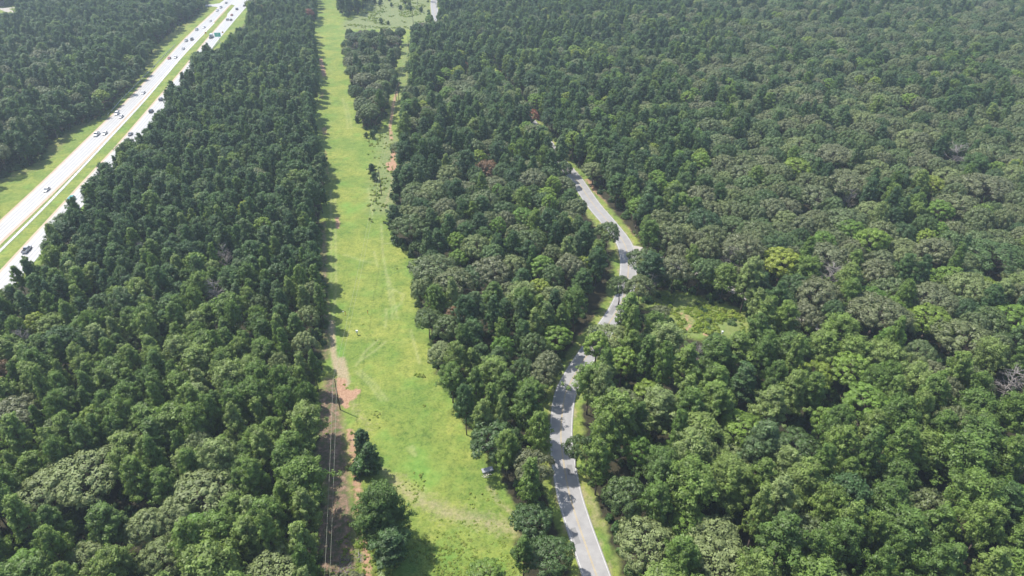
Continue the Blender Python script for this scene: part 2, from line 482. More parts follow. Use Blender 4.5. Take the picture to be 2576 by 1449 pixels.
def side_hwy(x, y):
    xs = interp_x(L_LEFT, y)
    return x - xs

def interp_x(pl, y):
    if y <= pl[0][1]: return pl[0][0]
    for (ax, ay), (bx, by) in zip(pl[:-1], pl[1:]):
        if ay <= y <= by: return ax + (bx - ax) * (y - ay) / (by - ay + 1e-9)
    return pl[-1][0]

def dist_side_road(x, y):
    return x - interp_x(ROAD, y)

# ------------------------------------------------------------------ trees
cell = 7.0
GRID = {}
TREES = []       # dict
def near_ok(x, y, r):
    cx, cy = int(x // cell), int(y // cell)
    for i in range(cx - 2, cx + 3):
        for j in range(cy - 2, cy + 3):
            for (a, b, q) in GRID.get((i, j), ()):
                d = .5 * (r + q) if True else 0
                if (a - x) ** 2 + (b - y) ** 2 < d * d: return False
    return True
def put(x, y, r): GRID.setdefault((int(x // cell), int(y // cell)), []).append((x, y, r))

def add_tree(kind, tint, x, y, sx, sz, label=None, var=None, hero=False, spacing=None):
    ps = PROTO[(kind, tint)]
    t = dict(kind=kind, tint=tint, x=x, y=y, sx=sx, sz=sz, var=RND.randrange(len(ps)) if var is None else var, rot=RND.uniform(0, 6.283), label=label, hero=hero)
    TREES.append(t); put(x, y, spacing)
    return t

BASE_R = {'pine': 3.7, 'oak': 5.5, 'bright': 3.6, 'withered': 4.6, 'dead': 3.5, 'sapling': 1.25, 'cedar': 2.3}
BASE_H = {'pine': 17.5, 'oak': 15., 'bright': 16., 'withered': 15., 'dead': 14., 'sapling': 4.2, 'cedar': 11.}
def hero(kind, tint, ox, oy, r, h, label=None, var=None):
    """(ox, oy) is where the middle of the crown shows"""
    x, y = G(ox, oy, h * .62)
    add_tree(kind, tint, x, y, r / BASE_R[kind], h / BASE_H[kind], label, var, True, r * 1.45)
    if kind == 'pine' and tint == 2: TREES[-1]['sx'] = r / 6.4; TREES[-1]['sz'] = h / 19.

HEROES = [
 ('oak', 2, 1111, 897, 5.0, 12, 'round pale grey green oak standing forward on the grass edge, alone of its colour there', 3),
 ('pine', 2, 958, 1285, 7.0, 20, 'big isolated pine with broad crown between the dirt strip and the mown field', 0),
 ('pine', 0, 985, 1372, 5.2, 13, 'lower dark pine growing under the big isolated pine beside the field', 0),
 ('cedar', 0, 910, 1108, 2.3, 10, 'slim dark conifer behind the other one, at the start of the dirt strip', 0),
 ('cedar', 0, 930, 1148, 2.6, 11, 'dark dense conifer in front of its slimmer neighbour, beside the dirt strip', 0),
 ('cedar', 0, 999, 450, 3.0, 12, 'single dark conifer on the grass edge across from the lone utility pole', 0),
 ('oak', 1, 1032, 575, 7.2, 15, 'large dark round oak bulging into the corridor just below the utility pole', 0),
 ('oak', 1, 1050, 620, 3.4, 8, None, 1), ('oak', 0, 1060, 555, 5, 14, None, 2),
 ('oak', 0, 1088, 690, 8.0, 15, 'wide grey green oak with bright dome where the corridor narrows', 2),
 ('oak', 2, 1197, 625, 6.2, 16, 'pale domed oak in the middle wood above the wide grey oak', 1),
 ('oak', 0, 1233, 688, 7.5, 15, 'broad grey oak beside the wide one at the corridor narrows', 0),
 ('oak', 2, 1290, 672, 5.0, 15, None, 4), ('oak', 0, 1240, 650, 5.0, 15, None, 3),
 ('oak', 0, 1041, 318, 6.6, 12, 'round grey oak standing by itself across the path from the tree island', 3),
 ('oak', 1, 931, 285, 7.0, 14, 'largest round oak at the near tip of the tree island', 3),
 ('oak', 0, 912, 290, 4.5, 11, None, 1), ('oak', 0, 952, 262, 5.5, 13, None, 2),
 ('oak', 0, 966, 195, 6, 14, None, 0), ('oak', 0, 917, 208, 7, 14, None, 2), ('oak', 1, 893, 232, 5, 13, None, 1), ('oak', 1, 889, 180, 6, 13, None, 4),
 ('oak', 1, 941, 112, 6, 12, None, 3), ('oak', 0, 985, 108, 6, 12, None, 2), ('oak', 1, 893, 100, 7, 12, None, 2), ('oak', 1, 1007, 86, 5, 13, None, 3),
 ('pine', 0, 945, 160, 4.4, 17, None, 1), ('pine', 0, 985, 148, 4.4, 17, None, 0), ('pine', 0, 993, 215, 4, 16, None, 0), ('oak', 0, 968, 128, 5.5, 13, None, 4),
 ('withered', 0, 1226, 428, 6, 13, 'brown withered round tree in the middle wood near the corridor', 0),
 ('withered', 1, 1338, 297, 4.5, 14, 'rust red dying tree beside the hidden stretch of the country road', 0),
 ('withered', 1, 776, 38, 5, 15, 'rust red tree near the far right rim of the roadside pine wood', 0),
 ('withered', 1, 668, 27, 5, 15, 'rust red tree in the far roadside pine wood, further from the corridor', 0),
 ('withered', 0, 6, 945, 4, 15, 'brown withered tree cut by the left border of the photo', 0),
 ('withered', 1, 1170, 175, 3.5, 14, 'small dull red tree in the wood behind the tree island', 0),
 ('bright', 0, 1290, 388, 3.6, 15, 'tall bright green spire shaped tree rising from the middle wood', 2),
 ('bright', 0, 1208, 280, 3.0, 13, None, 2), ('bright', 0, 1252, 490, 3.2, 14, None, 2), ('bright', 0, 1315, 550, 5, 15, 'bright green tree in the middle wood opposite the bend of the road', 1),
 ('bright', 0, 1096, 567, 3.4, 11, None, 2), ('bright', 0, 1151, 652, 3.5, 12, None, 1), ('bright', 0, 1468, 668, 3.8, 13, 'yellow green tree beside the road verge below the overhanging oak', 1),
 ('bright', 0, 1760, 415, 5.5, 17, None, 0), ('oak', 1, 1843, 577, 8.2, 15, None, 1), ('bright', 0, 2002, 425, 6.5, 17, None, 1), ('bright', 0, 2344, 467, 5.2, 15, None, 1),
 ('bright', 0, 2362, 537, 5.6, 16, None, 0), ('bright', 0, 2139, 580, 5.4, 15, None, 1), ('bright', 0, 2194, 612, 6.2, 17, None, 0), ('bright', 0, 1964, 665, 7.0, 18, 'tall bright green tree with several tops on the rim of the clearing', 0),
 ('bright', 0, 2389, 705, 6, 16, None, 1), ('bright', 0, 2187, 754, 5.4, 15, None, 1), ('bright', 0, 2242, 782, 4.5, 14, None, 0), ('bright', 0, 2544, 807, 7, 16, None, 1), ('bright', 0, 2337, 806, 6.5, 16, None, 1),
 ('bright', 0, 1565, 914, 4.6, 16, None, 0), ('bright', 0, 1868, 1085, 6.0, 15, 'olive yellow round tree surrounded by pines in the right wood', 1), ('bright', 0, 2072, 1067, 4, 14, None, 2), ('bright', 0, 2139, 940, 6, 18, None, 0),
 ('bright', 0, 2174, 1022, 6.5, 18, None, 0), ('bright', 0, 1728, 1322, 4, 15, None, 1), ('bright', 0, 1603, 1142, 3.6, 16, None, 0), ('bright', 0, 96, 820, 3.6, 15, None, 0),
 ('bright', 0, 187, 172, 4.5, 13, None, 1), ('bright', 0, 322, 152, 5, 13, 'yellow green tree standing out of the dark wood beside the highway', 1), ('bright', 0, 150, 185, 5.5, 13, None, 1), ('bright', 0, 255, 245, 4.8, 13, None, 0), ('bright', 0, 60, 215, 4.5, 13, None, 1),
 ('bright', 0, 120, 205, 4.5, 13, None, 1), ('bright', 0, 5, 235, 4.5, 13, None, 1), ('bright', 0, 172, 242, 4.5, 13, None, 1),
 ('bright', 0, 1048, 192, 5, 13, None, 1), ('bright', 0, 1095, 205, 6, 12, None, 1), ('bright', 0, 1120, 188, 6, 12, None, 0), ('bright', 0, 1178, 270, 3.5, 12, None, 2),
 ('bright', 0, 2165, 161, 5, 14, None, 1), ('bright', 0, 2080, 217, 5, 14, None, 0), ('bright', 0, 2205, 163, 5, 14, None, 0), ('bright', 0, 2290, 255, 6, 15, None, 1),
 ('bright', 0, 2030, 107, 6, 14, None, 1), ('bright', 0, 2340, 155, 5, 14, None, 1), ('bright', 0, 1380, 53, 5, 14, None, 0), ('bright', 0, 1535, 160, 5, 15, None, 0), ('bright', 0, 1404, 108, 6, 15, None, 1),
 ('bright', 0, 1020, 0, 5, 12, None, 1), ('bright', 0, 1785, 95, 5, 13, None, 0), ('bright', 0, 2455, 145, 5, 14, None, 1),
 ('oak', 1, 1418, 432, 4.6, 13, None, 3), ('oak', 0, 1417, 470, 5.6, 12, 'dome shaped dull green oak beside the road where it comes out of the wood', 0),
 ('oak', 1, 1527, 592, 5.8, 14, 'dark leafy oak overhanging the country road at its bend', 3),
 ('oak', 0, 1680, 600, 7.6, 17, 'large spreading oak on the far side of the road bend', 0), ('oak', 0, 1790, 600, 6.5, 16, None, 1),
 ('oak', 0, 1775, 640, 5, 15, None, 2), ('oak', 0, 1865, 640, 7.5, 17, None, 2),
 ('pine', 0, 1640, 680, 5.5, 18, 'dark pine right below the spreading oak at the road bend', 0),
 ('oak', 1, 1560, 722, 4.5, 13, None, 1), ('oak', 0, 1608, 735, 5, 14, None, 2), ('oak', 0, 1662, 790, 3.4, 8, None, 0),
 ('oak', 0, 2060, 750, 8, 17, None, 0), ('oak', 0, 2025, 800, 6, 15, None, 1), ('oak', 0, 2200, 800, 9, 16, None, 2), ('oak', 0, 2420, 860, 9, 16, None, 0), ('oak', 0, 2340, 765, 8, 15, None, 2),
 ('oak', 0, 2130, 470, 10, 15, None, 2), ('oak', 0, 2050, 500, 8, 15, None, 0), ('oak', 0, 2130, 560, 10, 15, None, 1), ('oak', 2, 2190, 540, 7, 14, None, 0), ('oak', 0, 2080, 650, 9, 16, None, 4), ('oak', 0, 2100, 400, 10, 14, None, 2),
 ('oak', 0, 2410, 525, 9, 15, None, 0), ('oak', 1, 2500, 660, 10, 16, None, 2), ('oak', 0, 2350, 640, 8, 16, None, 3), ('oak', 0, 2210, 690, 7, 16, None, 1), ('oak', 0, 2480, 480, 10, 15, None, 2),
 ('pine', 2, 1828, 1212, 6.8, 19, 'broad pale green pine with open crown and dark shadow below it in the right wood', 1),
 ('oak', 2, 1622, 1375, 6.8, 15, None, 0), ('oak', 2, 1798, 1362, 6.8, 15, 'pale domed oak behind its twin at the bottom border of the right wood', 1), ('oak', 2, 1800, 1420, 7.6, 15, 'pale domed oak in front of its twin at the bottom border of the right wood', 0),
 ('oak', 1, 1572, 1262, 5.8, 17, None, 3), ('oak', 1, 1340, 1312, 5.2, 11, 'rounded shaggy tree between the field and the road, near the bottom border', 1), ('oak', 1, 1385, 1408, 5.2, 10, 'rounded shaggy tree at the road edge, lowest before the border', 2),
 ('oak', 1, 1452, 1130, 3.8, 12, 'dark glossy tree leaning over the road from the right wood', 1),
 ('oak', 0, 1378, 925, 4.8, 14, None, 3), ('bright', 0, 1400, 850, 4.6, 13, None, 1), ('oak', 0, 1365, 945, 5, 14, None, 1),
 ('oak', 2, 122, 1248, 7.6, 15, 'wide pale oak at the lower left, the one nearer the border', 0), ('oak', 2, 225, 1215, 8.4, 16, 'wide pale domed oak at the lower left, broader of a touching pair', 2),
 ('oak', 2, 515, 1250, 8.6, 17, 'big pale domed oak between dark pines at the lower left', 1), ('oak', 2, 450, 1300, 5, 14, None, 3), ('oak', 2, 372, 1335, 5.2, 13, 'small pale oak half hidden by pines at the lower left', 3), ('oak', 2, 407, 1412, 5.2, 13, None, 0), ('oak', 2, 225, 1412, 5, 13, None, 4),
 ('oak', 2, 774, 800, 4, 14, None, 4), ('oak', 2, 768, 874, 4.4, 14, None, 3), ('oak', 2, 704, 920, 3.4, 14, None, 1), ('oak', 2, 716, 957, 3.6, 14, None, 0),
 ('bright', 0, 1220, 1440, 3.5, 6, None, 1), ('oak', 1, 1128, 826, 5.5, 13, None, 1), ('oak', 1, 1078, 812, 4.5, 11, None, 2), ('oak', 1, 1190, 700, 6, 14, None, 4),
 ('withered', 0, 1145, 800, 3.6, 12, 'brownish small crowned tree on the wood edge above the round pale oak', 0),
 ('dead', 0, 566, 648, 3.4, 15, 'bare grey dead tree among pines, the upper of two close together', 0), ('dead', 0, 543, 738, 3.9, 16, 'bare grey dead tree among pines, the lower of two close together', 1),
 ('dead', 0, 2407, 392, 6.5, 17, 'bare silver dead tree with wide fan of branches in the oak wood', 0), ('dead', 0, 2089, 698, 5, 15, 'rusty grey bare round tree in the oak wood', 1), ('dead', 0, 2138, 500, 3.2, 13, 'small bare dead tree between big oaks', 0),
 ('dead', 0, 2540, 965, 5, 16, 'bare dead tree next to the border of the photo', 1), ('dead', 0, 62, 860, 3.3, 14, 'thin bare tree near the left border beside the yellow green tree', 0), ('dead', 0, 1840, 655, 4, 17, 'bare pale snag behind the clearing', 0),
 ('dead', 0, 1640, 712, 3, 12, 'grey leafless tree at the edge of the gravel track', 1), ('dead', 0, 1024, 462, 2.6, 5, 'low grey leafless bush like tree by the single conifer', 1),
]
for h in HEROES: hero(*h[:6], label=h[6], var=h[7] if h[7] is not None and h[7] < len(PROTO[(h[0], h[1])]) else None)

def footprint_ok(x, y, r, h, z0):
    """keep roads and meadow in sight: nothing may stand before them"""
    for z, q in ((h * .97, .25), (h * .8, .6), (h * .55, 1.), (h * .35, .9), (0, 0)):
        ox, oy, d = PR(x, y, z)
        rr = r * q * F * W0 / d
        if open_in_view(ox, oy) or open_in_view(ox - rr, oy) or open_in_view(ox + rr, oy): return False
    return True

def mottled(x, y, s, k=0): return mnoise.noise(Vector((x / s, y / s, 3.7 + k)))

def choose(ox, oy, x, y):
    n = mottled(x, y, 45); n2 = mottled(x, y, 18, 5)
    reg_ = region(ox, oy, x, y)
    oakp = 0.; brp = .02; scale = 1.0; ptint = .1
    if reg_ == 'left':
        oakp = .015; brp = .012; ptint = max(0, min(1, (oy - 600) / 380.)) * .9 + .10
        scale = 1.0 + max(0, (oy - 850) / 550.) * .26
    elif reg_ == 'far_wood':
        oakp = .12 if ox > 180 or oy < 120 else .34; brp = .05; ptint = .0; scale = 1.1
    elif reg_ == 'island': oakp = .85; brp = .03
    elif reg_ == 'wedge':
        oakp = (.42 if oy < 560 else .38 if oy < 760 else .16); brp = .10; ptint = .1 + max(0, min(1, (oy - 600) / 350.)) * .75
        scale = 1.1
        if oy < 180: oakp = .12
    else:
        brp = .11
        if ox > 1780 and 290 < oy < 720: oakp = .78
        elif ox > 2250 and oy < 1000: oakp = .8
        elif ox > 1600 and 560 < oy < 760: oakp = .6
        elif oy < 300: oakp = .12 + .68 * max(0, min(1, (ox - 1500) / 500.))
        else: oakp = .05
        ptint = .15 + max(0, min(1, (oy - 420) / 380.)) * .8
        scale = 1.12 + max(0, min(1, (oy - 500) / 500.)) * .30
        if oy > 1000: brp = .035
    o = oakp + (n * .55 + n2 * .25) * (1 if oakp > .3 else .35 if oakp > .04 else .1)
    if RND.random() < o: return 'oak', (2 if RND.random() < .10 else 0 if RND.random() < .66 else 1), scale
    if RND.random() < brp * (1 + 1.5 * n2): return 'bright', 0, scale
    if RND.random() < .004: return 'dead', 0, scale
    return 'pine', (1 if RND.random() < ptint else 0), scale

def scatter():
    # candidates over the part of the land the picture and its near surroundings show
    cand = []
    y = 66.0
    while y < 930:
        half = (y * CP + H * SP) / F * .5 + 26
        step = 3.4
        x = -half
        while x < half:
            cand.append((x + RND.uniform(-2, 2), y + RND.uniform(-2, 2)))
            x += step
        y += step
    RND.shuffle(cand)
    sized = []
    for (x, y) in cand:
        if y < 60: continue
        ox, oy, d = PR(x, y, 10)
        k, t, s = choose(ox, oy, x, y)
        if k == 'dead' and oy < 500: k, t = 'pine', 0
        sized.append((0 if k == 'oak' else 1 if k == 'bright' else 2, x, y, ox, oy, k, t, s))
    sized.sort(key=lambda q: RND.random() * (.55 if q[0] == 0 else 1.))
    for _, x, y, ox, oy, k, t, s in sized:
        if k == 'oak': r = RND.uniform(3.6, 6.6) * min(s, 1.12); h = RND.uniform(12.5, 16.5); sp = r * 1.26
        elif k == 'bright': r = RND.uniform(3.0, 4.6) * s; h = RND.uniform(13, 17); sp = r * 1.35
        elif k == 'dead': r = 3; h = 14; sp = 5
        else:
            r = RND.choice((RND.uniform(2.5, 3.6), RND.uniform(3.2, 4.7))) * s; h = RND.uniform(13.8, 19.4) * (1 + (s - 1) * .6) * (1 + .10 * mottled(x, y, 30, 8)); sp = r * 1.30
        sh_ = -side_hwy(x, y)
        if 0 < sh_ < 17: h *= .66
        if not near_ok(x, y, sp): continue
        if hides_hero(x, y, r, h): continue
        if not allowed(x, y): continue
        if not footprint_ok(x, y, r * .74, h, 0): continue
        add_tree(k, t, x, y, r / BASE_R[k], h / BASE_H[k], spacing=sp)

HV = []
for t in TREES:
    r_ = BASE_R[t['kind']] * t['sx']; h_ = BASE_H[t['kind']] * t['sz']
    ox, oy, d = PR(t['x'], t['y'], h_ * .72)
    if r_ > 3.9 or t['kind'] in ('dead', 'withered', 'bright', 'cedar'): HV.append((ox, oy, d, r_ * F * W0 / d))
def hides_hero(x, y, r, h):
    ox, oy, d = PR(x, y, h * .9)
    q = r * .45 * F * W0 / d
    for a, b_, dd, rr in HV:
        if d < dd and abs(ox - a) < rr + q and abs(oy - b_) < rr + q and math.hypot((ox - a), (oy - b_)) < rr * .55 + q: return True
    return False

def allowed(x, y):
    if inpoly(x, y, ROWW): return False
    if abs(dist_side_road(x, y)) < 40 and dist_pl(x, y, ROAD) < (5.6 if y < 345 else 4.2): return False
    if dist_pl(x, y, TRACK_GRAVEL) < 2.5: return False
    return True
scatter()

# understory bushes and edge shrubs
BUSH = []
cand = []
y = 70.
while y < 820:
    half = (y * CP + H * SP) / F * .5 + 10
    x = -half
    step = 4.6 if y < 420 else 7.0
    while x < half:
        cand.append((x + RND.uniform(-3, 3), y + RND.uniform(-3, 3))); x += step
    y += step
for x, y in cand:
    if not allowed(x, y): continue
    s = RND.uniform(.7, 1.5)
    if not footprint_ok(x, y, 1.6 * s, 2.2 * s, 0): continue
    BUSH.append((x, y, 0, s, RND.randrange(3)))

# ------------------------------------------------------------------ ground
def GP(pts): return [G(*p) for p in pts]
gx = np.concatenate([[-5000, -2500, -1200], np.arange(-760, -212, 3.0), np.arange(-212, 12, .7), np.arange(12, 112, 1.5), np.arange(112, 700, 6.), [1200, 2500, 5000]])
gy = np.concatenate([[-1500, -500, 0, 40], np.arange(60, 92, 2.), np.arange(92, 360, .75), np.arange(360, 830, 2.0), np.arange(830, 1000, 6.), [1100, 1300, 1800, 3000, 6000]])
X, Y = np.meshgrid(gx, gy)
nx, ny = len(gx), len(gy)
rg = np.random.default_rng(5)
def fbm(X, Y, s, seed):
    out = np.zeros(X.shape); a = 1.
    r = np.random.default_rng(seed)
    for k in range(5):
        ph = r.uniform(0, 6.28, 6); th = r.uniform(0, 6.28, 6)
        for i in range(6):
            out += a * np.sin((X * math.cos(th[i]) + Y * math.sin(th[i])) / s * 6.28 * (1 + .3 * i) + ph[i]) / 6
        a *= .55; s *= .5
    return out
cor_w = GP([(p[0], p[1]) for p in COR_VIS])
jag = fbm(X, Y, 9, 1) * 1.6
d_cor = polydist_np(X, Y, cor_w) + jag
xr = np.interp(Y[:, 0], [p[1] for p in ROAD], [p[0] for p in ROAD])
d_road = dist_np(X, Y, ROAD[::2])
d_row = polydist_np(X, Y, L_LEFT[::3] + R_RIGHT[::-3])
hv = GP([p for p in HWY_VIS if True])
d_hv = polydist_np(X, Y, hv)
d_clear = polydist_np(X, Y, GP(CLEAR_VIS))
d_yard = polydist_np(X, Y, GP(YARD_VIS))
def sm(d, w): return np.clip(.5 - d / w, 0, 1)
grass = np.maximum.reduce([sm(d_cor - 2.5, 3), sm(d_road - 6.6 + jag, 3), sm(d_row - 4, 3), sm(d_hv - 3 + jag, 4), sm(d_clear - 4 + jag, 4), sm(d_yard - 3, 3)])
isl = polydist_np(X, Y, ISL_W)
grass = np.minimum(grass, 1 - sm(isl + 3 + jag, 3))
def line(pts, w, soft=.8): return sm(dist_np(X, Y, GP(pts)) - w, soft * 2)
def blob(pts, soft=2., grow=0.): return sm(polydist_np(X, Y, GP(pts)) - grow + fbm(X, Y, 6, 3) * .8, soft)
red = np.maximum.reduce([
    blob([(850, 952), (862, 955), (868, 975), (882, 990), (896, 978), (900, 986), (890, 998), (882, 1004), (870, 1024), (862, 1010), (852, 985)], 2., .5) * 1.1,
    line([(806, 148), (812, 172), (816, 190)], 1.6) * .8, line([(848, 548), (850, 572)], 1.0) * .8, line([(811, 232), (809, 245)], 1.5) * .5, line([(818, 378), (824, 440)], .8) * .55,
    line([(815, 320), (817, 336)], 1.6) * .6,
    line([(1004, 207), (989, 265), (981, 320), (985, 352)], 1.2) * .68, line([(996, 362), (988, 395), (990, 430)], 1.5) * .85, line([(984, 412), (988, 425)], 3.0) * .9,
    line([(880, 1085), (893, 1160), (905, 1290), (925, 1449), (935, 1500)], 1.3) * .72,
    line([(1480, 452), (1500, 482), (1536, 512), (1570, 545), (1600, 590)], 1.6) * .75,
    line([(1493, 789), (1475, 812), (1458, 840)], 1.0) * .65,
    line([(1716, 789), (1729, 798), (1739, 813), (1727, 829)], .7) * .8, line([(1790, 842), (1775, 838)], 1.4) * .7,
    line([(0, 570), (210, 377), (315, 272)], 0.9) * .5, line([(316, 262), (470, 98), (545, 25)], 1.2) * .75,
])
tan = np.maximum.reduce([
    line([(834, 808), (837, 850), (838, 885), (846, 925), (858, 945)], 1.1) * .9, line([(858, 905), (866, 940), (870, 965)], 1.6) * .8,
    line([(994, 1212), (1031, 1242), (1119, 1287), (1194, 1307), (1279, 1327), (1330, 1340)], 3.0, 3) * .52, line([(994, 1212), (960, 1180), (930, 1165)], 1.6, 2) * .45,
    line([(875, 985), (893, 1030), (930, 1080)], 2.0, 2) * .35,
    line([(1472, 1240), (1500, 1285), (1512, 1320)], 1.0) * .5, line([(1230, 1225), (1262, 1270), (1290, 1290)], 1.2) * .4,
    line([(969, 522), (985, 470), (990, 430)], 1.0, 1.5) * .5, .6 * sm(np.abs(d_road - 3.9) - .45, .9), line([(1034, 90), (1030, 130), (1020, 180)], 2.0, 2) * .35,
])
brown = blob([(824, 950), (850, 950), (856, 1000), (864, 1080), (876, 1180), (888, 1300), (905, 1500), (780, 1500), (790, 1340), (806, 1290), (826, 1240), (790, 1180), (796, 1100), (790, 1024)], 4.)
brown = np.maximum(brown, .7 * sm(dist_np(X, Y, GP([(812, 560), (816, 700), (822, 800), (818, 900)])) - 1.5, 2.5))
brown = np.maximum(brown, .45 * sm(d_hv - 3, 6) * sm(-d_hv - 6, 8) * (X < np.interp(Y, [p[1] for p in L_LEFT], [p[0] for p in L_LEFT]) - 8))
trk = np.zeros(X.shape)
for pts in [[(894, 934), (930, 968), (959, 1007)], [(906, 932), (942, 964), (974, 1007)], [(951, 854), (919, 884), (894, 922)], [(971, 857), (944, 882), (904, 909)],
            [(971, 777), (972, 800), (969, 822)], [(959, 562), (963, 637), (974, 704), (979, 739), (986, 775), (987, 802)], [(941, 632), (946, 655), (950, 670)], [(861, 245), (871, 287), (876, 325)],
            [(871, 257), (881, 300), (885, 325)], [(832, 480), (834, 724)], [(843, 500), (845, 724), (838, 800)], [(926, 475), (934, 510), (937, 540)], [(1016, 740), (1008, 765), (988, 780)], [(980, 724), (1016, 742)],
            [(988, 612), (962, 612)], [(866, 640), (910, 655), (935, 660)], [(1027, 1126), (1045, 1145)], [(1036, 1120), (1046, 1145)], [(1033, 830), (1046, 880), (1056, 915)], [(974, 690), (985, 724), (1000, 800)]]:
    trk = np.maximum(trk, sm(dist_np(X, Y, GP(pts)) - .30, 1.0) * (.65 + .35 * np.clip(fbm(X, Y, 8, 9) + .6, 0, 1)))
drv = blob([(935, -30), (925, 20), (908, 40), (872, 45), (862, 60), (866, 74), (1030, 74), (1080, 60), (1080, -30)], 8.)
vrg = .55 * sm(np.abs(d_road - 6.5) - 1.5, 3) * np.clip(fbm(X, Y, 17, 31) + .7, 0, 1)
dry2 = np.maximum(vrg, np.maximum(.75 * line([(975, 345), (990, 380), (975, 440), (970, 520)], 8, 6), .5 * line([(1026, 110), (1020, 190), (995, 280)], 6, 4)))
dryf = np.maximum(np.maximum(drv, dry2), .55 * sm(d_clear - 2, 6))
lush = np.clip(.55 * np.clip(fbm(X, Y, 26, 12) * 1.2, 0, 1) + blob([(1010, 1130), (1080, 1120), (1110, 1190), (1060, 1240), (1000, 1190)], 14) * .6 + line([(830, 812), (852, 870), (852, 930)], 1.5, 2) * .8
               + blob([(1110, 1330), (1230, 1340), (1260, 1449), (1090, 1449)], 14) * .35 + line([(866, 515), (885, 530), (915, 515)], 2.5, 4) * .9, 0, 1)
Z = (fbm(X, Y, 90, 21) * .35 + fbm(X, Y, 14, 22) * .05) * np.clip((d_road - 7) / 12, 0, 1) * np.clip((d_row - 2) / 15, 0, 1) * sm(d_cor + 2, 10)
Z += .10 * fbm(X, Y, 2.8, 23) * sm(d_cor + 1, 3)
Z += -.05
co = np.stack([X, Y, Z], -1).reshape(-1, 3).astype(np.float32)
idx = np.arange(nx * ny).reshape(ny, nx)
quads = np.stack([idx[:-1, :-1], idx[:-1, 1:], idx[1:, 1:], idx[1:, :-1]], -1).reshape(-1).astype(np.int32)
me = bpy.data.meshes.new('ground')
me.vertices.add(len(co)); me.vertices.foreach_set('co', co.ravel())
me.loops.add(len(quads)); me.loops.foreach_set('vertex_index', quads)
me.polygons.add(len(quads) // 4); me.polygons.foreach_set('loop_start', np.arange(0, len(quads), 4, dtype=np.int32))
me.polygons.foreach_set('use_smooth', np.ones(len(quads) // 4, dtype=bool))
me.update(calc_edges=True)
for nm, chans in (('mask_a', (grass, red, tan, trk)), ('mask_b', (brown, lush, dryf, grass * 0))):
    a = me.attributes.new(nm, 'FLOAT_COLOR', 'POINT')
    a.data.foreach_set('color', np.stack(chans, -1).reshape(-1).astype(np.float32))

m, nt = new_mat('grass_and_soil')
geo = N(nt, 'ShaderNodeNewGeometry').outputs['Position']
A = N(nt, 'ShaderNodeAttribute', attribute_name='mask_a'); sA = N(nt, 'ShaderNodeSeparateColor'); nt.links.new(A.outputs['Color'], sA.inputs[0])
B = N(nt, 'ShaderNodeAttribute', attribute_name='mask_b'); sB = N(nt, 'ShaderNodeSeparateColor'); nt.links.new(B.outputs['Color'], sB.inputs[0])
n_f = noise_n(nt, 1.4, 4, geo, .7); n_m = noise_n(nt, .22, 5, geo, .65); n_l = noise_n(nt, .045, 4, geo, .6); n_x = noise_n(nt, .6, 5, geo, .7)
def thr(mask, nz, amp=.9, w=.22):
    v = math_n(nt, 'ADD', mask, math_n(nt, 'MULTIPLY', math_n(nt, 'SUBTRACT', nz, .5), amp))
    mr = N(nt, 'ShaderNodeMapRange'); nt.links.new(v, mr.inputs[0]); mr.inputs[1].default_value = .5 - w; mr.inputs[2].default_value = .5 + w
    return mr.outputs[0]
litter = ramp(nt, n_x, [(.3, (.022, .022, .010)), (.55, (.040, .036, .018)), (.75, (.070, .052, .030))])
g1 = ramp(nt, n_m, [(.34, (.095, .165, .032)), (.5, (.185, .245, .044)), (.66, (.270, .300, .075))])
g1 = mixc(nt, .55, g1, ramp(nt, n_l, [(.42, (.130, .205, .036)), (.58, (.265, .285, .060))]))
g1 = mixc(nt, .62, g1, ramp(nt, n_f, [(.32, (.34, .42, .30)), (.47, (.86, .88, .84)), (.66, (1.20, 1.17, 1.1))]), 'MULTIPLY')
g1 = mixc(nt, .7, g1, ramp(nt, noise_n(nt, .55, 6, geo, .75), [(.36, (.52, .62, .48)), (.5, (1, 1, 1)), (.64, (1.22, 1.16, 1.2))]), 'MULTIPLY')
lushc = ramp(nt, n_x, [(.32, (.085, .20, .028)), (.6, (.15, .30, .05)), (.75, (.20, .34, .10))])
c = mixc(nt, math_n(nt, 'MULTIPLY', thr(sB.outputs[1], n_m, .9, .35), .7), g1, lushc)
dryc = ramp(nt, n_x, [(.34, (.085, .125, .048)), (.5, (.17, .20, .085)), (.66, (.235, .225, .125))])
c = mixc(nt, math_n(nt, 'MULTIPLY', thr(sB.outputs[2], n_m, .5, .4), .85), c, dryc)
brc = ramp(nt, n_x, [(.36, (.085, .115, .035)), (.46, (.13, .115, .06)), (.55, (.20, .135, .09)), (.70, (.34, .23, .17))])
c = mixc(nt, thr(sB.outputs[0], n_m, .7, .3), c, brc)
c = mixc(nt, thr(sA.outputs[2], n_x, 1.0, .3), c, ramp(nt, n_f, [(.3, (.24, .20, .11)), (.7, (.42, .34, .22))]))
c = mixc(nt, math_n(nt, 'MULTIPLY', thr(A.outputs['Alpha'], n_x, .5, .48), .5), c, (.42, .41, .20))
c = mixc(nt, thr(sA.outputs[1], n_x, 1.5, .2), c, ramp(nt, n_f, [(.3, (.26, .145, .085)), (.7, (.47, .30, .20))]))
c = mixc(nt, thr(sA.outputs[0], n_x, .8, .3), litter, c)
b = N(nt, 'ShaderNodeBsdfPrincipled'); b.inputs['Roughness'].default_value = .85; b.inputs['Specular IOR Level'].default_value = .25
nt.links.new(c, b.inputs['Base Color'])
bp = N(nt, 'ShaderNodeBump'); bp.inputs['Strength'].default_value = .8; bp.inputs['Distance'].default_value = .25
nt.links.new(noise_n(nt, 2.2, 5, geo, .75), bp.inputs['Height']); nt.links.new(bp.outputs[0], b.inputs['Normal'])
o = N(nt, 'ShaderNodeOutputMaterial'); nt.links.new(b.outputs[0], o.inputs[0])
